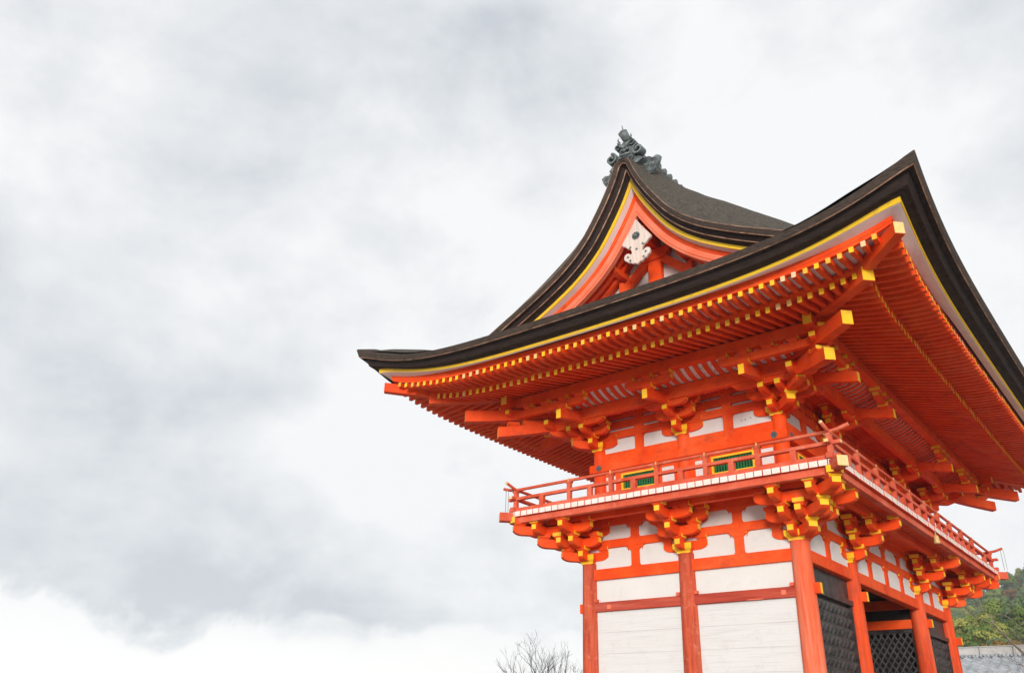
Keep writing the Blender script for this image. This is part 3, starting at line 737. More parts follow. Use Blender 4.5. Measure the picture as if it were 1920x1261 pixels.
def rafter_mesh(mb, r, w, h, mend=1, curve=0.0):
    k, q, o0, o1, z0, z1 = r; a = face_pts(k, q, o0)+Zv*z0; b_ = face_pts(k, q, o1)+Zv*z1
    d = (b_-a); dn = Vector((d.x, d.y, 0)).normalized(); sd_ = Vector((-dn.y, dn.x, 0))*w/2
    n = 4 if curve else 1; vs = []
    for i in range(n+1):
        f = i/n; c = a+d*f-Zv*curve*sin(pi*f*.8)
        h_ = h*(1.15-.15*f)
        for p_, q_ in ((-1, -1), (1, -1), (1, 1), (-1, 1)): vs.append(c+sd_*p_+Zv*q_*h_/2)
    fs = [(3, 2, 1, 0), tuple(range(4*n, 4*n+4))]; ms = [0, mend]
    for i in range(n):
        for j in range(4): fs.append((4*i+j, 4*i+(j+1) % 4, 4*i+4+(j+1) % 4, 4*i+4+j)); ms.append(0)
    mb.add(vs, fs, ms)
for lst, nm, w, h, cv in ((flying, 'flying_rafter', .078, .10, .035), (base, 'base_rafter', .082, .115, 0)):
    lst.sort(key=shows)
    for r in lst[:100]:
        r = (r[0], r[1]+random.uniform(-.006, .006), r[2], r[3]+random.uniform(-.012, .012), r[4], r[5]+random.uniform(-.005, .005))
        mb = MB(VER, random.choices([YEL, YELD, YELW], [6, 3, 3 if nm == 'flying_rafter' else .5])[0])
        rafter_mesh(mb, r, w, h, 1, cv)
        if nm == 'flying_rafter' and random.random() < .12:
            pass
        mb.build(nm, ROOF)
    mb = MB(VER, YEL)
    for r in lst[100:]: rafter_mesh(mb, r, w, h, 1, cv)
    o = mb.build(nm, ROOF); o['kind'] = 'stuff'; o['label'] = 'remaining rows of '+nm.replace('_', ' ')+'s'
# base soffit boards above base rafters (four trapezoids)
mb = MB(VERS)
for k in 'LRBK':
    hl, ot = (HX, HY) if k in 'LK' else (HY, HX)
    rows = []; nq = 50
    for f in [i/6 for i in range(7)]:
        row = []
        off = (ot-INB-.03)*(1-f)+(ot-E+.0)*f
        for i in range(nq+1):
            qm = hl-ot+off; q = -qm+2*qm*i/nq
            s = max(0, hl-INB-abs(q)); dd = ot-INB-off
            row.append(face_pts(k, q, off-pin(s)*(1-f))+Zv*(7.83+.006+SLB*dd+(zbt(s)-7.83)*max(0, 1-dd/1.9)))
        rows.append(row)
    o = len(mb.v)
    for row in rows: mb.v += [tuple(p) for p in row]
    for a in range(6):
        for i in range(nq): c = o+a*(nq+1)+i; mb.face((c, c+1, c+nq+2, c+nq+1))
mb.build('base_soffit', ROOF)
# hip rafters
for cx, cy, sx, sy in ((0, 0, 1, -1), (BX, 0, -1, -1), (0, D, 1, 1), (BX, D, -1, 1)):
    d = Vector((sx, sy, 0)); p = Vector((cx, cy, 0))
    mb = MB(VER, YEL); dn = d.normalized()
    def hb(mb, s0, s1, zb0, zb1, h, w, ct=0):
        n = 6; vs = []; sd_ = Vector((-dn.y, dn.x, 0))*w/2
        for i in range(n+1):
            f = i/n; c = p+d*(s0+(s1-s0)*f); zb_ = zb0+(zb1-zb0)*f-ct*sin(pi*f)
            for a, b_ in ((-1, 0), (1, 0), (1, 1), (-1, 1)): vs.append(c+sd_*a+Zv*(zb_+b_*h))
        fs = [(3, 2, 1, 0), tuple(range(4*n, 4*n+4))]; ms = [0, 1]
        for i in range(n):
            for j in range(4): fs.append((4*i+j, 4*i+(j+1) % 4, 4*i+4+(j+1) % 4, 4*i+4+j)); ms.append(0)
        mb.add(vs, fs, ms)
    hb(mb, .2, 2.68, 8.26, 7.775, .27, .21, .03); mb.build('hip_rafter', ROOF, bevel=.008)
    mb = MB(VER, YELW if (sx, sy) == (1, -1) else YELW); hb(mb, 2.2, 3.43, 7.99, 8.02, .22, .17, .03); mb.build('flying_hip_rafter', ROOF, bevel=.008)

# ------------------------------------------------------------------ gables (both ends)
def vcurve(u0=6.0, n=90):
    pts = []
    for i in range(n+1):
        u = -u0+2*u0*i/n; pts.append((u, Vs(u)))
    return pts
def offs(u, dperp):
    """offset the verge curve downwards perpendicular to its slope (clamped at the apex)"""
    h = .05; a = abs(u); sl = (Vs(a+h)-Vs(max(a-h, .2)))/(a+h-max(a-h, .2)) if a > .2 else (Vs(.4)-Vs(.2))/.2
    nx, nz = sl, -1.0; l = sqrt(nx*nx+1); return dperp*nx/l, dperp*nz/l
def vpoly(dperp, umax=4.35, n=60):
    """right-hand half from apex outwards, perpendicular offset, trimmed at u>=0"""
    pts = []
    for i in range(n+1):
        a = umax*(i/n)**1.25; a = max(a, .16); ox, oz = offs(a, dperp); pts.append((a+ox, Vs(a)+oz))
    # trim negative u: intersect with u=0
    out = []
    for k in range(len(pts)):
        if pts[k][0] > 0:
            if k > 0 and pts[k-1][0] <= 0:
                (x0, z0), (x1, z1) = pts[k-1], pts[k]; f = -x0/(x1-x0); out.append((0, z0+(z1-z0)*f))
            out.append(pts[k])
    if out[0][0] > 0: out = [(0, out[0][1]+(.04 if dperp < .12 else .3*out[0][0]))]+out
    return out
def resamp(pts, n=60):
    L_ = [0]
    for a, b_ in zip(pts, pts[1:]): L_.append(L_[-1]+sqrt((a[0]-b_[0])**2+(a[1]-b_[1])**2))
    r = []; k = 0
    for i in range(n+1):
        t = L_[-1]*i/n
        while k < len(L_)-2 and L_[k+1] < t: k += 1
        f = (t-L_[k])/max(1e-6, L_[k+1]-L_[k]); r.append((pts[k][0]+(pts[k+1][0]-pts[k][0])*f, pts[k][1]+(pts[k+1][1]-pts[k][1])*f))
    return r
def verge_strip(mb, prof, mats, yv, sg):
    """prof: list of (inset, perpendicular depth)"""
    rows = []
    for ins, dp in prof:
        h = resamp(vpoly(dp)); full = [(-u, z) for u, z in h[::-1]]+h[1:]
        rows.append([(CTR.x+u, yv+sg*ins, z) for u, z in full])
    o = len(mb.v); n = len(rows[0])
    for r in rows: mb.v += r
    for k in range(len(rows)-1):
        for j in range(n-1): a = o+k*n+j; mb.face((a, a+1, a+n+1, a+n), mats[k])
for yv, sg in ((VY, 1), (D-VY, -1)):
    mb = MB(BARK, COPR, BARKT, BARK2)
    verge_strip(mb, [(.12, -.02), (.0, .0), (-.0, .012), (.04, .105), (.055, .107), (.06, .125), (.15, .135), (.20, .205), (.212, .207), (.217, .225), (.31, .23), (.38, .265), (.6, .265)], [2, 1, 0, 1, 1, 3, 3, 1, 1, 3, 3, 3], yv, sg)
    GB = mb.build('bark_verge', ROOF)
    mb = MB(YEL); verge_strip(mb, [(.385, .255), (.39, .345), (.5, .345)], [0, 0], yv, sg); mb.build('yellow_verge_fillet', ROOF)
    mb = MB(WPK); verge_strip(mb, [(.42, .345), (.43, .35), (.57, .375), (.7, .375)], [0, 0, 0], yv, sg); mb.build('white_verge_soffit', ROOF)
    mb = MB(VER, PALE); verge_strip(mb, [(.56, .36), (.565, .455), (.58, .46), (.585, .468), (.575, .472), (.58, .59), (.59, .594), (.60, .60), (.59, .605), (.60, .645), (.72, .645), (.72, .36)], [0, 0, 0, 1, 1, 1, 1, 1, 1, 1, 0], yv, sg); mb.build('bargeboard', ROOF)
    # gable soffit behind the bargeboards and gable wall
    yw = yv+sg*1.46
    mb = MB(VER)
    verge_strip(mb, [(.7, .50), (1.5, .50)], [0], yv, sg)
    for f in (.9, 1.15): verge_strip(mb, [(f, .50), (f, .58), (f+.09, .58), (f+.09, .50)], [0, 0, 0], yv, sg)
    mb.build('gable_soffit', ROOF)
    mb = MB(WBD); h = resamp(vpoly(.42, 4.3)); full = [(-u, z) for u, z in h[::-1]]+h[1:]
    o = len(mb.v); n = len(full); mb.v += [(CTR.x+u, yw, z) for u, z in full]+[(CTR.x+u, yw, 9.0) for u, z in full]
    for j in range(n-1): mb.face((o+j, o+j+1, o+n+j+1, o+n+j))
    mb.mats = [WHT]; mb.build('gable_wall', ROOF)
    mb = MB(VER)
    c = Vector((CTR.x, yw-sg*.09, 0)); X_ = Vector((1, 0, 0)); Yt = Vector((0, .16, 0))
    mb.prism([(-.165, 9.1), (.165, 9.1), (.165, 11.1), (-.165, 11.1)], c, X_, Zv, Yt)
    mb.build('gable_post', ROOF, bevel=.01)
    for s_ in (-1, 1):
        mb = MB(VER)
        mb.prism([(s_*.17, 11.05), (s_*.17, 10.80), (s_*.75, 10.27), (s_*.95, 10.27), (s_*.95, 10.60), (s_*.78, 10.50)], c-Vector((0, sg*.02, 0)), X_, Zv, Yt*.9)
        mb.build('gable_strut', ROOF, bevel=.01)
        mb = MB(VER, YEL)
        q = Vector((CTR.x+s_*.83, 0, 0))
        mb.prism([(0, 10.62), (0, 10.80), (.62, 10.80), (.62, 10.70), (.58, 10.64), (.48, 10.60)], q+Vector((0, yw, 0)), Vector((0, -sg, 0)), Zv, Vector((.15, 0, 0)), 0, medge=[0, 0, 1, 0, 0, 0])
        mb.build('gable_bracket', ROOF, bevel=.006)
        mb = MB(VER); zt = Vs(1.2)
        mb.box(CTR.x+s_*.83-.1, CTR.x+s_*.83+.1, min(yw, yw-sg*.75), max(yw, yw-sg*.75), 10.80, 10.98); mb.build('gable_purlin', ROOF)
    mb = MB(VER); mb.box(CTR.x-.12, CTR.x+.12, min(yw, yw-sg*.8), max(yw, yw-sg*.8), 11.15, 11.45)
    mb.prism([(-.42, 11.0), (-.25, 10.86), (.25, 10.86), (.42, 11.0), (.42, 11.14), (-.42, 11.14)], c-Vector((0, sg*.05, 0)), X_, Zv, Yt); mb.build('gable_crown_block', ROOF, bevel=.01)
    # gegyo pendant
    half = [(0, 11.60), (.19, 11.33), (.38, 11.10), (.43, 11.03), (.41, 10.97), (.33, 10.93), (.29, 10.87), (.26, 10.84), (.21, 10.83), (.17, 10.76), (.15, 10.68), (.17, 10.62), (.22, 10.67), (.29, 10.70), (.36, 10.66), (.385, 10.57), (.36, 10.48), (.30, 10.44), (.26, 10.38), (.19, 10.37), (.14, 10.31), (.07, 10.31), (0, 10.25)]
    half = [(u*.88, z if z > 11 else 11-(11-z)*.80) for u, z in half]
    poly = half+[(-u, z) for u, z in half[-2:0:-1]]
    yg = yv+sg*.56
    gm = MB(GEG); gm.prism(poly, (CTR.x, yg, 0), X_, Zv, Vector((0, .075, 0))); G = gm.build('gable_pendant', ROOF, bevel=.012)
    mb = MB(TILE)
    cc = Vector((CTR.x, yg-sg*.045, 11.14)); dn_ = Vector((0, -sg, 0))
    for i in range(10):
        a = 2*pi*i/10; q = cc+X_*.078*cos(a)+Zv*.078*sin(a); mb.tube([q, q+dn_*.02], [.026, .018], 8)
    mb.tube([cc, cc+dn_*.03, cc+dn_*.05], [.055, .045, .02], 14); mb.build('pendant_rosette', G)
    mb = MB(IRN)
    for u, z in ((0, 10.79), (.23, 10.65), (-.23, 10.65), (.17, 10.54), (-.17, 10.54), (.16, 10.88), (-.16, 10.88)):
        for a in (90, 210, 330):
            q = cc*1.0; q = Vector((CTR.x+u+.016*cos(radians(a)), yg-sg*.036, z+.016*sin(radians(a)))); mb.tube([q, q+dn_*.006], .017, 8)
    mb.build('pendant_piercing', G)
# ------------------------------------------------------------------ ridge and its end ornaments
mb = MB(TILE)
RY0, RY1 = -1.25, D+1.25
mb.box(CTR.x-.30, CTR.x+.30, RY0, RY1, 13.05, 13.36); mb.box(CTR.x-.17, CTR.x+.17, RY0+.01, RY1-.01, 13.36, 13.50)
mb.tube([(CTR.x, RY0, 13.52), (CTR.x, RY1, 13.52)], .10, 12)
mb.build('roof_ridge', ROOF)
RID = mb
n = int((RY1-RY0)/.27)
mb = MB(TILE)
for i in range(n):
    y = RY0+.1+i*.27
    for s_ in (-1, 1):
        mb.tube([(CTR.x+s_*.28, y, 13.29), (CTR.x+s_*.38, y, 13.26)], [.088, .088], 12); mb.tube([(CTR.x+s_*.38, y, 13.26), (CTR.x+s_*.395, y, 13.255)], [.06, .05], 10)
    
mb.build('ridge_end_tiles', ROOF)
def scroll(mb, c, r, sg, dirr=1, turns=1.4, w=.16, th=.035, a0=0):
    pts = []; nn = 22
    for i in range(nn+1):
        t = i/nn; a = a0+dirr*turns*2*pi*t; rr = r*(1-.72*t); pts.append((c[0]+rr*cos(a), c[1]+rr*sin(a)))
    for a, b_ in zip(pts, pts[1:]):
        mid = ((a[0]+b_[0])/2, (a[1]+b_[1])/2); dx, dz = b_[0]-a[0], b_[1]-a[1]; l = sqrt(dx*dx+dz*dz) or 1; nx, nz = -dz/l*th/2, dx/l*th/2
        mb.prism([(a[0]-nx, a[1]-nz), (b_[0]-nx, b_[1]-nz), (b_[0]+nx, b_[1]+nz), (a[0]+nx, a[1]+nz)], (CTR.x, c[2], 0), (1, 0, 0), Zv, (0, w, 0))
for yo, sg in ((-1.72, -1), (D+1.72, 1)):
    mb = MB(TILE)
    body_ = [(-.22, 12.92), (.22, 12.92), (.26, 13.15), (.2, 13.3), (.17, 13.48), (.1, 13.62), (-.1, 13.62), (-.17, 13.48), (-.2, 13.3), (-.26, 13.15)]
    mb.prism(body_, (CTR.x, yo+sg*-.05, 0), (1, 0, 0), Zv, (0, .26, 0))
    ON = mb.build('ridge_end_tile', ROOF, bevel=.02)
    f_ = yo+sg*.11
    for s_ in (-1, 1):
        for c_, r_, d_, tn, w_, th_, a_ in (((s_*.36, 13.20, f_-sg*.05), .15, s_, 1.3, .22, .05, pi/2), ((s_*.20, 13.50, f_-sg*.06), .10, s_, 1.2, .16, .035, pi/2), ((s_*.14, 13.06, f_), .08, -s_, 1.1, .07, .03, 0)):
            mb = MB(TILE); scroll(mb, c_, r_, sg, d_, tn, w_, th_, a_); mb.build('ornament_scroll', ON)
        mb = MB(TILE); mb.prism([(s_*.20, 13.05), (s_*.36, 13.02), (s_*.46, 12.92), (s_*.30, 12.86), (s_*.2, 12.9)], (CTR.x, yo, 0), (1, 0, 0), Zv, (0, .2, 0)); mb.build('ornament_foot', ON)
    mb = MB(TILE)       # face of the ridge-end tile
    for s_ in (-1, 1):
        mb.tube([(CTR.x+s_*.02, f_, 13.40), (CTR.x+s_*.09, f_+sg*.05, 13.45), (CTR.x+s_*.16, f_+sg*.02, 13.52)], [.04, .035, .015], 7)
        mb.tube([(CTR.x+s_*.07, f_+sg*.0, 13.33), (CTR.x+s_*.07, f_+sg*.06, 13.33)], [.045, .025], 8)
        mb.tube([(CTR.x+s_*.14, f_, 13.60), (CTR.x+s_*.18, f_, 13.68), (CTR.x+s_*.17, f_, 13.75)], [.03, .02, .006], 6)
    mb.tube([(CTR.x-.14, f_, 13.20), (CTR.x-.06, f_+sg*.05, 13.17), (CTR.x+.06, f_+sg*.05, 13.17), (CTR.x+.14, f_, 13.20)], [.02, .035, .035, .02], 7)
    mb.tube([(CTR.x, f_-sg*.02, 13.34), (CTR.x, f_+sg*.08, 13.27)], [.05, .04], 8)
    mb.build('ornament_relief', ON, True)
    mb = MB(TILE)
    mb.tube([(CTR.x, yo+.25*-sg, 13.60), (CTR.x, yo, 13.70), (CTR.x, yo+sg*.20, 13.80)], [.09, .10, .115], 16)
    mb.tube([(CTR.x, yo+sg*.20, 13.80), (CTR.x, yo+sg*.215, 13.805)], [.085, .08], 16)
    mb.tube([(CTR.x, yo+sg*.18, 13.90), (CTR.x-.01, yo+sg*.18, 13.96), (CTR.x-.02, yo+sg*.18, 14.02)], [.012, .01, .008], 6)
    mb.build('finial_tile', ON, True)
    for s_ in (-1, 1):  # shell-shaped wings hanging down both slopes
        mb = MB(TILE)
        sh = [(s_*u*.88, z+.05) for u, z in ((.22, 12.98), (.36, 13.05), (.46, 13.02), (.58, 13.0), (.68, 12.93), (.80, 12.96), (.90, 12.90), (.84, 12.74), (.74, 12.60), (.60, 12.52), (.48, 12.56), (.40, 12.66))]
        mb.prism(sh, (CTR.x, yo-sg*.14, 0), (1, 0, 0), Zv, (0, .10, 0))
        for cu, cz, r_ in ((.50, 12.84, .13), (.50, 12.84, .08), (.70, 12.78, .12), (.70, 12.78, .07), (.60, 12.66, .09)):
            pts = [(CTR.x+s_*(cu+r_*cos(a)), yo-sg*.08, cz+r_*sin(a)) for a in [2*pi*i/14 for i in range(15)]]
            mb.tube([(CTR.x+(p_[0]-CTR.x)*.88, p_[1], p_[2]+.05) for p_ in pts], .014, 5, cap=False)
        mb.build('ornament_wing', ON)

# ------------------------------------------------------------------ front bays: lacquered screens
F = FACES['R']
for a, b_ in ((0, W1), (W1+WC, D)):
    mb = MB(BLK); fbox(mb, F, a+.14, b_-.14, -.10, -.03, 3.50, 3.925); fbox(mb, F, a+.16, b_-.16, -.06, .05, 3.40, 3.50)
    fbox(mb, F, a+.16, b_-.16, -.12, -.06, ZBASE+.1, 3.40)
    for t in (a+.17, b_-.24): fbox(mb, F, t, t+.07, -.06, .02, ZBASE+.1, 3.40)
    P_ = mb.build('lacquered_screen', GATE)
    mb = MB(BLK); nt_ = 10; w = (b_-a-.48)/nt_
    for i in range(nt_):
        z = 3.38; t = a+.24+(i+.5)*w
        while z > ZBASE+.3:
            h_ = .205
            c = fp(F, t, -.06, z-h_/2); o = len(mb.v)
            q = .85
            mb.add([c+F[1]*(-w*.44)+Zv*(h_*.44), c+F[1]*(w*.44)+Zv*(h_*.44), c+F[1]*(w*.28)-Zv*(h_*.48), c-F[1]*(w*.28)-Zv*(h_*.48), c+F[2]*.085+Zv*(h_*.20)+F[1]*(-w*.15), c+F[2]*.085+Zv*(h_*.20)+F[1]*(w*.15), c+F[2]*.03-Zv*(h_*.38)],
                   [(0, 1, 5, 4), (1, 2, 6, 5), (2, 3, 6), (3, 0, 4, 6), (4, 5, 6)])
            z -= h_
    mb.build('studded_lattice', P_)
# passage side walls with beams and diagonal lattice
for yy, sg in ((W1+WC, -1), (W1, 1)):
    for xa, xb in ((-B+.14, -.14), (BX+.14, -B-.14)):
        y0 = yy
        mb = MB(VER); mb.box(xa, xb, y0-.09, y0+.09, 3.965, 4.20); mb.build('passage_beam', GATE, bevel=.008)
        mb = MB(VER); mb.box(xa, xb, y0-.095, y0+.095, 3.50, 3.715); mb.build('passage_beam', GATE, bevel=.008)
        mb = MB(DARK); mb.box(xa, xb, y0-.0-.02, y0+.02, 3.715, 3.965); mb.box(xa, xb, y0+(.25 if sg < 0 else -.27), y0+(.27 if sg < 0 else -.25), ZBASE, 3.50); mb.build('dark_board', GATE)
        mb = MB(BLK)
        for x in (xa, xb-.07): mb.box(x, x+.07, y0-.05, y0+.05, ZBASE+.1, 3.50)
        mb.box(xa+.07, xb-.07, y0-.05, y0+.05, 3.41, 3.50); P_ = mb.build('lattice_frame', GATE)
        mb = MB(BLKB); w = xb-xa-.14; x0 = xa+.07; zt, zb_ = 3.41, ZBASE+.2; H_ = zt-zb_; sl = 1.45; stp = .155
        for sgn, yo in ((1, -.012), (-1, .012)):
            k_ = -H_/sl
            while k_ < w:
                # line x = k + (z-zb)/sl
                za = max(0, -k_*sl); zb2 = min(H_, (w-k_)*sl)
                if zb2 > za+.02:
                    p0 = (k_+za/sl, za); p1 = (k_+zb2/sl, zb2)
                    if sgn < 0: p0 = (w-p0[0], p0[1]); p1 = (w-p1[0], p1[1])
                    mb.bar((x0+p0[0], y0+yo+sg*.02, zb_+p0[1]), (x0+p1[0], y0+yo+sg*.02, zb_+p1[1]), .03, .036, upv=Vector((0, 1, 0)), m=0)
                k_ += stp
        mb.build('diagonal_lattice', P_)
mb = MB(DARK); mb.box(BX+.12, -.12, .12, D-.12, 4.26, 4.30); mb.build('passage_ceiling', GATE)
mb = MB(DARK); mb.box(BX+.12, -.5, W1+.3, W1+WC-.3, ZBASE+.01, ZBASE+.02)
mb.box(-B-.03, -B+.03, .1, W1-.28, ZBASE, 4.26); mb.box(-B-.03, -B+.03, W1+WC+.28, D-.1, ZBASE, 4.26); mb.build('inner_partition', GATE)
# upper floor / attic closing boards
mb = MB(VER); mb.box(BX+.1, -.1, .1, D-.1, 5.24, 5.30); mb.box(BX+.3, -.3, .3, D-.3, 7.70, 7.74); mb.build('upper_floor', GATE)
# ------------------------------------------------------------------ wind bell
bell = empty('wind_bell', (DK-.02, 4.93, 4.98)); tag(bell, 'small brass wind bell hanging under the balcony edge', 'bell')
mb = MB(BRS); lv = [(0, .070), (.02, .066), (.08, .058), (.14, .054), (.17, .045), (.185, .02), (.19, .012)]
mb.tube([(DK-.02, 4.93, 4.98+z) for z, r in lv], [r for z, r in lv], 16); mb.build('bell_body', bell, True, origin=(DK-.02, 4.93, 4.98))
mb = MB(BRS); mb.tube([(DK-.02, 4.93, 5.165), (DK-.02, 4.93, 5.245)], .01, 6); mb.build('hanger', bell, origin=(DK-.02, 4.93, 4.98))
# thin wires at the balcony corners
for cx, cy in ((BX-RN-.3, -RN), (RN+.3, D+RN)):
    mb = MB(IRN); mb.tube([(cx, cy, 5.36), (cx, cy, 5.9)], .006, 5); mb.tube([(cx+.07, cy, 5.36), (cx+.07, cy, 5.9)], .005, 5); mb.build('corner_wire', GATE)

# ------------------------------------------------------------------ setting
mb = MB(STN); mb.box(BX-2.2, 2.2, -2.2, D+2.2, -.82, ZBASE); pl = mb.build('stone_platform', None, bevel=.04); tag(pl, kind='structure')
bm = bmesh.new(); gx = 60
def gh(x, y):
    if y < 44: return -.82
    cx, cy, cz = 5.788, -15.76, .787
    r = (x-cx)/(y-cy); tt = max(-2.0, min(4.0, (r+.218)/.07))
    near = lambda yy: 8.4+(yy-62)*.215+tt-4.6
    far = lambda yy: cz+((24.0+(yy-250)/85*(4.6+tt*4.6))-cz)*(yy-cy)/(170-cy)-4.6
    if y < 62: z = -.82+(near(62)+.82)*(y-44)/18
    elif y < 108: z = near(y)
    elif y < 250: z = near(108)+(far(250)-near(108))*(y-108)/142
    elif y < 336: z = far(y)
    else: z = far(336)-(y-336)*.35
    if r < -.30: f = min(1, (-.30-r)/.15); z = z*(1-f)+(-.82)*f
    return max(z, -1.5)
rows = []
xs = [-350, -280, -200]+[-140+i*6 for i in range(60)]+[260, 300, 350]; ysg = [-300, -200, -80]+[-40+i*6 for i in range(63)]+[350, 370, 390]
vs = [[bm.verts.new((x, y, gh(x, y))) for x in xs] for y in ysg]
for j in range(len(ysg)-1):
    for i in range(len(xs)-1): bm.faces.new((vs[j][i], vs[j][i+1], vs[j+1][i+1], vs[j+1][i]))
me = bpy.data.meshes.new('ground'); bm.to_mesh(me); bm.free()
HILL = mat('hillside_undergrowth', (.03, .045, .015), (.07, .08, .03), .6, rough=.95, bump=.4)
# near the gate the ground is pale gravel, farther out undergrowth
me.materials.append(GND); me.materials.append(HILL)
for p in me.polygons:
    p.material_index = 1 if p.center.y > 42 else 0; p.use_smooth = True
g = bpy.data.objects.new('ground', me); COL.objects.link(g); tag(g, kind='structure')
# tile-roofed building at right
tb = empty('tile_roofed_wall_building', (0, 22, -.82)); tag(tb, 'long building with silvery grey tiled roof and pale plaster ridge behind the gate', 'building')
def tbp(mb, nm, par=tb): return mb.build(nm, par, origin=(0, 22, -.82)) if par is tb else mb.build(nm, par)
mb = MB(WHT, TRK); mb.box(-12, 14, 19.2, 24.8, -.82, 2.3); tbp(mb, 'wall')
mb = MB(RTL)
def trow(sg):
    nx = 36*4; rowsn = 16
    for r in range(rowsn):
        y0 = 22+sg*(.15+r*.26); z0 = 4.06-(r*.26)*.42; y1 = y0+sg*.30; z1 = z0-.30*.42
        o = len(mb.v); q = 6
        n_ = int(26/.33*q)
        for k_ in range(n_+1):
            x = -12+k_*.33/q; ph = (k_ % q)/q; wv = .042*cos(2*pi*ph)+.014*cos(4*pi*ph+1)
            mb.v += [(x, y0, z0+wv), (x, y1, z1+wv+.055), (x, y1, z1+wv-.01)]
        for k_ in range(n_):
            a = o+3*k_; mb.face((a, a+3, a+4, a+1)); mb.face((a+1, a+4, a+5, a+2))
trow(-1)
rf = tbp(mb, 'tiled_roof')
mb = MB(RTL); mb.add([(-12, 22, 4.0), (14, 22, 4.0), (14, 26.2, 2.2), (-12, 26.2, 2.2)], [(0, 1, 2, 3)]); tbp(mb, 'rear_roof_slope')
mb = MB(PST, RTL)
x = -12
while x < 14:
    mb.box(x+.012, x+1.14, 21.86, 22.14, 4.14, 4.41); x += 1.15
mb.box(-12, 14, 21.80, 22.20, 4.41, 4.435); mb.box(-12, 14, 21.88, 22.12, 3.95, 4.14)
tbp(mb, 'plaster_ridge')
mb = MB(RTL)
for k_ in range(int(26/.13)):
    x = -12+k_*.13; mb.tube([(x, 21.78, 4.10), (x, 21.92, 4.13)], .055, 6)
tbp(mb, 'ridge_tile_course')

# ------------------------------------------------------------------ trees
def leafmat(name, a, b_, c):
    m = bpy.data.materials.new(name); m.use_nodes = True; t = m.node_tree; bs = t.nodes['Principled BSDF']
    bs.inputs['Roughness'].default_value = .7; bs.inputs['Specular IOR Level'].default_value = .2
    oi = t.nodes.new('ShaderNodeObjectInfo'); co = t.nodes.new('ShaderNodeTexCoord')
    no = t.nodes.new('ShaderNodeTexNoise'); no.inputs['Scale'].default_value = .9; no.inputs['Detail'].default_value = 5
    t.links.new(co.outputs['Object'], no.inputs[0])
    ad = t.nodes.new('ShaderNodeMath'); ad.operation = 'MULTIPLY_ADD'; t.links.new(oi.outputs['Random'], ad.inputs[0]); ad.inputs[1].default_value = .55
    mu = t.nodes.new('ShaderNodeMath'); mu.operation = 'MULTIPLY'; t.links.new(no.outputs[0], mu.inputs[0]); mu.inputs[1].default_value = .5
    t.links.new(mu.outputs[0], ad.inputs[2])
    r = t.nodes.new('ShaderNodeValToRGB'); t.links.new(ad.outputs[0], r.inputs[0])
    r.color_ramp.elements[0].position = .15; r.color_ramp.elements[0].color = (*a, 1); r.color_ramp.elements[1].position = .85; r.color_ramp.elements[1].color = (*c, 1)
    mm = r.color_ramp.elements.new(.5); mm.color = (*b_, 1)
    t.links.new(r.outputs[0], bs.inputs['Base Color']); return m
LF = leafmat('evergreen_leaves', (.09, .15, .030), (.18, .235, .048), (.34, .33, .08))
LFA = leafmat('autumn_leaves', (.16, .10, .022), (.22, .14, .03), (.20, .10, .03))
LFD = leafmat('dark_evergreen_leaves', (.06, .12, .055), (.11, .17, .075), (.18, .22, .08))
def crown_mesh(seed, R, Hh, nclump, leaf, nl, mt):
    rnd = random.Random(seed); mb = MB(mt)
    cl = []
    for i in range(nclump):
        a = rnd.uniform(0, 2*pi); v = rnd.uniform(-.25, 1); rr = sqrt(max(0, 1-max(0, v)**2))*rnd.uniform(.55, 1)
        cl.append((R*rr*cos(a), R*rr*sin(a), Hh*v*rnd.uniform(.75, 1.05), R*rnd.uniform(.22, .42)))
    for cx, cy, cz, cr_ in cl:
        for k_ in range(nl):
            u = rnd.gauss(0, 1), rnd.gauss(0, 1), rnd.gauss(0, 1); l = sqrt(sum(c*c for c in u)) or 1
            rad = cr_*rnd.uniform(.75, 1.05); n_ = Vector((u[0]/l, u[1]/l, abs(u[2]/l) if rnd.random() < .75 else u[2]/l))
            p = Vector((cx, cy, cz))+Vector((n_.x*rad, n_.y*rad, n_.z*rad*.75))
            d1 = n_.cross(Vector((rnd.gauss(0, 1), rnd.gauss(0, 1), rnd.gauss(0, 1)))).normalized(); d2 = n_.cross(d1)+n_*rnd.uniform(-.7, .7)
            s_ = leaf*rnd.uniform(.6, 1.3)
            o = len(mb.v); mb.v += [tuple(p-d1*s_), tuple(p+d2*s_*.7), tuple(p+d1*s_), tuple(p-d2*s_*.6)]; mb.face((o, o+1, o+2, o+3))
    return mb
def trunk_mesh(seed, h, R):
    rnd = random.Random(seed); mb = MB(TRK)
    mb.tube([(0, 0, -1.2), (.05, 0, h*.4), (.1, .1, h*.9), (.1, .1, h+R*.5)], [R*.10, R*.08, R*.06, R*.02], 8)
    for i in range(5):
        a = rnd.uniform(0, 2*pi); mb.tube([(.07, .05, h*.6), (R*.35*cos(a), R*.35*sin(a), h*.95), (R*.75*cos(a), R*.75*sin(a), h+R*.35)], [R*.05, R*.035, R*.01], 6)
    return mb
protos = []
for i, (R_, H_, nc, mt) in enumerate(((2.6, 2.3, 34, LF), (2.2, 2.5, 30, LF), (2.9, 2.1, 40, LF), (2.4, 2.4, 32, LFA), (2.5, 2.6, 34, LFD))):
    r = empty('hillside_tree', (0, 0, 0))
    c = crown_mesh(11+i, R_, H_, nc, .12, 230, mt).build('crown', r, True); c.location = (0, 0, 3.6)
    t_ = trunk_mesh(31+i, 3.4, R_).build('trunk', r, True)
    protos.append((r, c, t_))
def hmin(x, y): return gh(x, y)
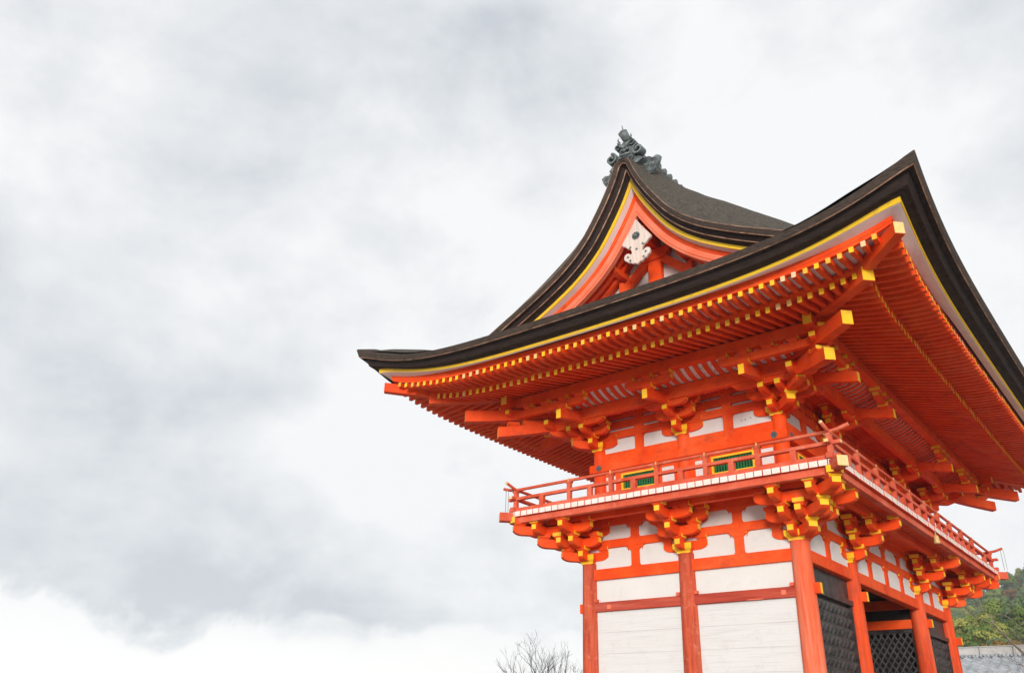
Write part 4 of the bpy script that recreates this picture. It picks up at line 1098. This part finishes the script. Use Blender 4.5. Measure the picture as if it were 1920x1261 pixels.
def place_tree(pi_, x, y, s, z, lab, grp):
    r, c, t_ = protos[pi_]
    if not r.get('used'):
        n_ = r; r['used'] = 1
    else:
        n_ = r.copy(); COL.objects.link(n_)
        for ch in (c, t_):
            k_ = ch.copy(); COL.objects.link(k_); k_.parent = n_
    n_.location = (x, y, z); n_.scale = (s*random.uniform(.9, 1.15), s*random.uniform(.9, 1.15), s*random.uniform(.85, 1.15)); n_.rotation_euler = (0, 0, random.uniform(0, 6.28))
    tag(n_, lab, 'tree', grp); return n_
rt = random.Random(5)
CX, CY, CZ = 5.788, -15.76, .787
def zray(y, zr, yr): return CZ+(zr-CZ)*(y-CY)/(yr-CY)
count = 0
# near slope: rounded yellow-green trees
y = 62
while y < 112:
    xr = CX+(-1.0)*(y-CY)*.262; w = (y-CY)*.20
    x = xr-5
    while x < xr+w+6:
        xx = x+rt.uniform(-1.2, 1.2); yy = y+rt.uniform(-1.8, 1.8)
        hi = 8.4+(yy-62)*.215+((xx-CX)/(yy-CY)+.218)/.07*1.0+rt.uniform(-.6, .6)
        s = rt.uniform(.85, 1.25)
        k_ = rt.choices([0, 1, 2, 3, 4], [4, 3, 4, .7, .35])[0]
        lab = {3: 'orange tinged rounded tree on the lower slope'}.get(k_, 'rounded yellowish green tree on the lower slope') if k_ != 4 else 'darker green rounded tree on the lower slope'
        place_tree(k_, xx, yy, s, hi-7.7*s, lab, 'trees on the lower slope: '+('orange' if k_ == 3 else 'dark' if k_ == 4 else 'green'))
        x += 4.3; count += 1
    y += 5.2
# far slope: evergreen trees
y = 250
while y < 335:
    w = (y-CY)
    x = CX-.262*w
    while x < CX-.105*w:
        xx = x+rt.uniform(-1.6, 1.6); yy = y+rt.uniform(-3, 3); tt = ((xx-CX)/(yy-CY)+.218)/.07
        hi = zray(yy, 24.0+(yy-250)/85*(4.6+tt*4.6), 170)+rt.uniform(-1.0, 1.0)
        k_ = rt.choices([4, 0, 3], [5, 2.5, .6])[0]; s = rt.uniform(.9, 1.35)
        place_tree(k_, xx, yy, s, hi-7.4*s, 'rust coloured tree high on the far hillside' if k_ == 3 else 'dense evergreen tree high on the far hillside', 'rust trees on the far hillside' if k_ == 3 else 'evergreen trees on the far hillside')
        x += 5.0; count += 1
    y += 8.0
for r, c, t_ in protos:
    if 'used' in r: del r['used']
for o in list(bpy.data.objects):
    if o.name.startswith('hillside_tree') and 'used' in o: del o['used']
print('TREES', count)

def bare_tree(name, base, height, lean, seed, label, r0=.09, depth=6, spread=.55, group=None, first=None):
    rnd = random.Random(seed); root = empty(name, base); tm = TRK if first else TWG; mt = MB(tm); mc = MB(tm)
    def grow(p, d, l, r, lev):
        pts = [p]; rr = [r]; n_ = 3; dd = d
        for i in range(n_):
            dd = (dd+Vector((rnd.gauss(0, .13), rnd.gauss(0, .13), rnd.gauss(0, .08)))+Zv*.03).normalized(); p = p+dd*l/n_; pts.append(p); rr.append(r*(1-.35*(i+1)/n_))
        (mt if lev == 0 else mc).tube(pts, rr, 6 if lev < 2 else 4, cap=lev < 1)
        if lev >= depth: return
        nb = rnd.choice([2, 3] if lev < 3 else [1, 2, 2, 3])
        for i in range(nb):
            q = pts[-1] if i < 2 else pts[2]
            ax = Vector((rnd.gauss(0, 1), rnd.gauss(0, 1), rnd.gauss(0, .35))).normalized()
            nd = (dd+ax*spread*rnd.uniform(.6, 1.2)+Zv*.10).normalized()
            grow(q, nd, l*rnd.uniform(.66, .86), r*.62, lev+1)
    if first: first(mt, mc, grow)
    else: grow(Vector((0, 0, 0)), (Zv+Vector(lean)).normalized(), height*.30, r0, 0)
    for m_, nm in ((mt, 'trunk'), (mc, 'branches')):
        if m_.v: o = m_.build(nm, root)
    tag(root, label, 'tree', group); return root
bare_tree('bare_tree', (-27.6, 25.5, -.8), 6.4, (.05, 0, 0), 3, 'bare leafless tree at the left, farthest from the gate')
bare_tree('bare_tree', (-24.9, 24.0, -.8), 6.5, (.02, .02, 0), 8, 'bare leafless tree in the middle of the three behind the gate')
bare_tree('bare_tree', (-22.4, 24.5, -.8), 5.9, (-.05, .0, 0), 14, 'bare leafless tree closest to the left gate column')
def limb(mt, mc, grow):
    P0 = [Vector(p) for p in ((2.9, 0, -2.2), (2.5, 0, .6), (1.85, 0, 2.25), (1.28, 0, 3.02), (.84, 0, 3.55), (.48, .05, 4.02), (.24, 0, 4.36), (.22, .05, 4.55))]
    mt.tube(P0, [.12, .10, .07, .05, .037, .027, .021, .015], 8)
    cv = [Vector(p) for p in ((.22, .05, 4.55), (.36, .05, 4.60), (.55, .1, 4.58), (.68, .1, 4.66), (.74, .1, 4.82))]
    mc.tube(cv, [.016, .014, .012, .010, .006], 6)
    for a, d, l in ((cv[4], (.5, 0, .7), .35), (cv[2], (.5, 0, -.35), .3), (P0[7], (-.5, .2, .5), .3), (P0[5], (.55, .1, .30), .4), (P0[4], (.75, .1, .55), .5), (P0[6], (-.8, .1, .3), .45),
                    (P0[3], (-.95, .2, .16), .62), (P0[3], (-.6, .1, .5), .4), (P0[2], (-.97, 0, .22), .75), (P0[2], (-.95, .1, .02), .75), (P0[2], (-.6, .1, .5), .6), (P0[1], (-.9, .1, .5), .9)):
        grow(a, Vector(d).normalized(), l, .015, 2)
t_ = bare_tree('leaning_bare_tree', (0.55, 12.0, -.3+0), 6, (0, 0, 0), 21, 'leafless tree leaning left across the tiled roof, lower right', first=limb, depth=6, spread=.5)

# thin air between the gate and the far hillside
hz = MB(bpy.data.materials.new('air_haze')); hm = hz.mats[0]; hm.use_nodes = True; t = hm.node_tree; t.nodes.clear()
pv = t.nodes.new('ShaderNodeVolumePrincipled'); pv.inputs['Color'].default_value = (.90, .95, 1.0, 1); pv.inputs['Density'].default_value = .00055; pv.inputs['Anisotropy'].default_value = .2
mo = t.nodes.new('ShaderNodeOutputMaterial'); t.links.new(pv.outputs[0], mo.inputs['Volume'])
hz.box(-352, 352, -302, 392, -3, 75); tag(hz.build('haze'), kind='stuff')
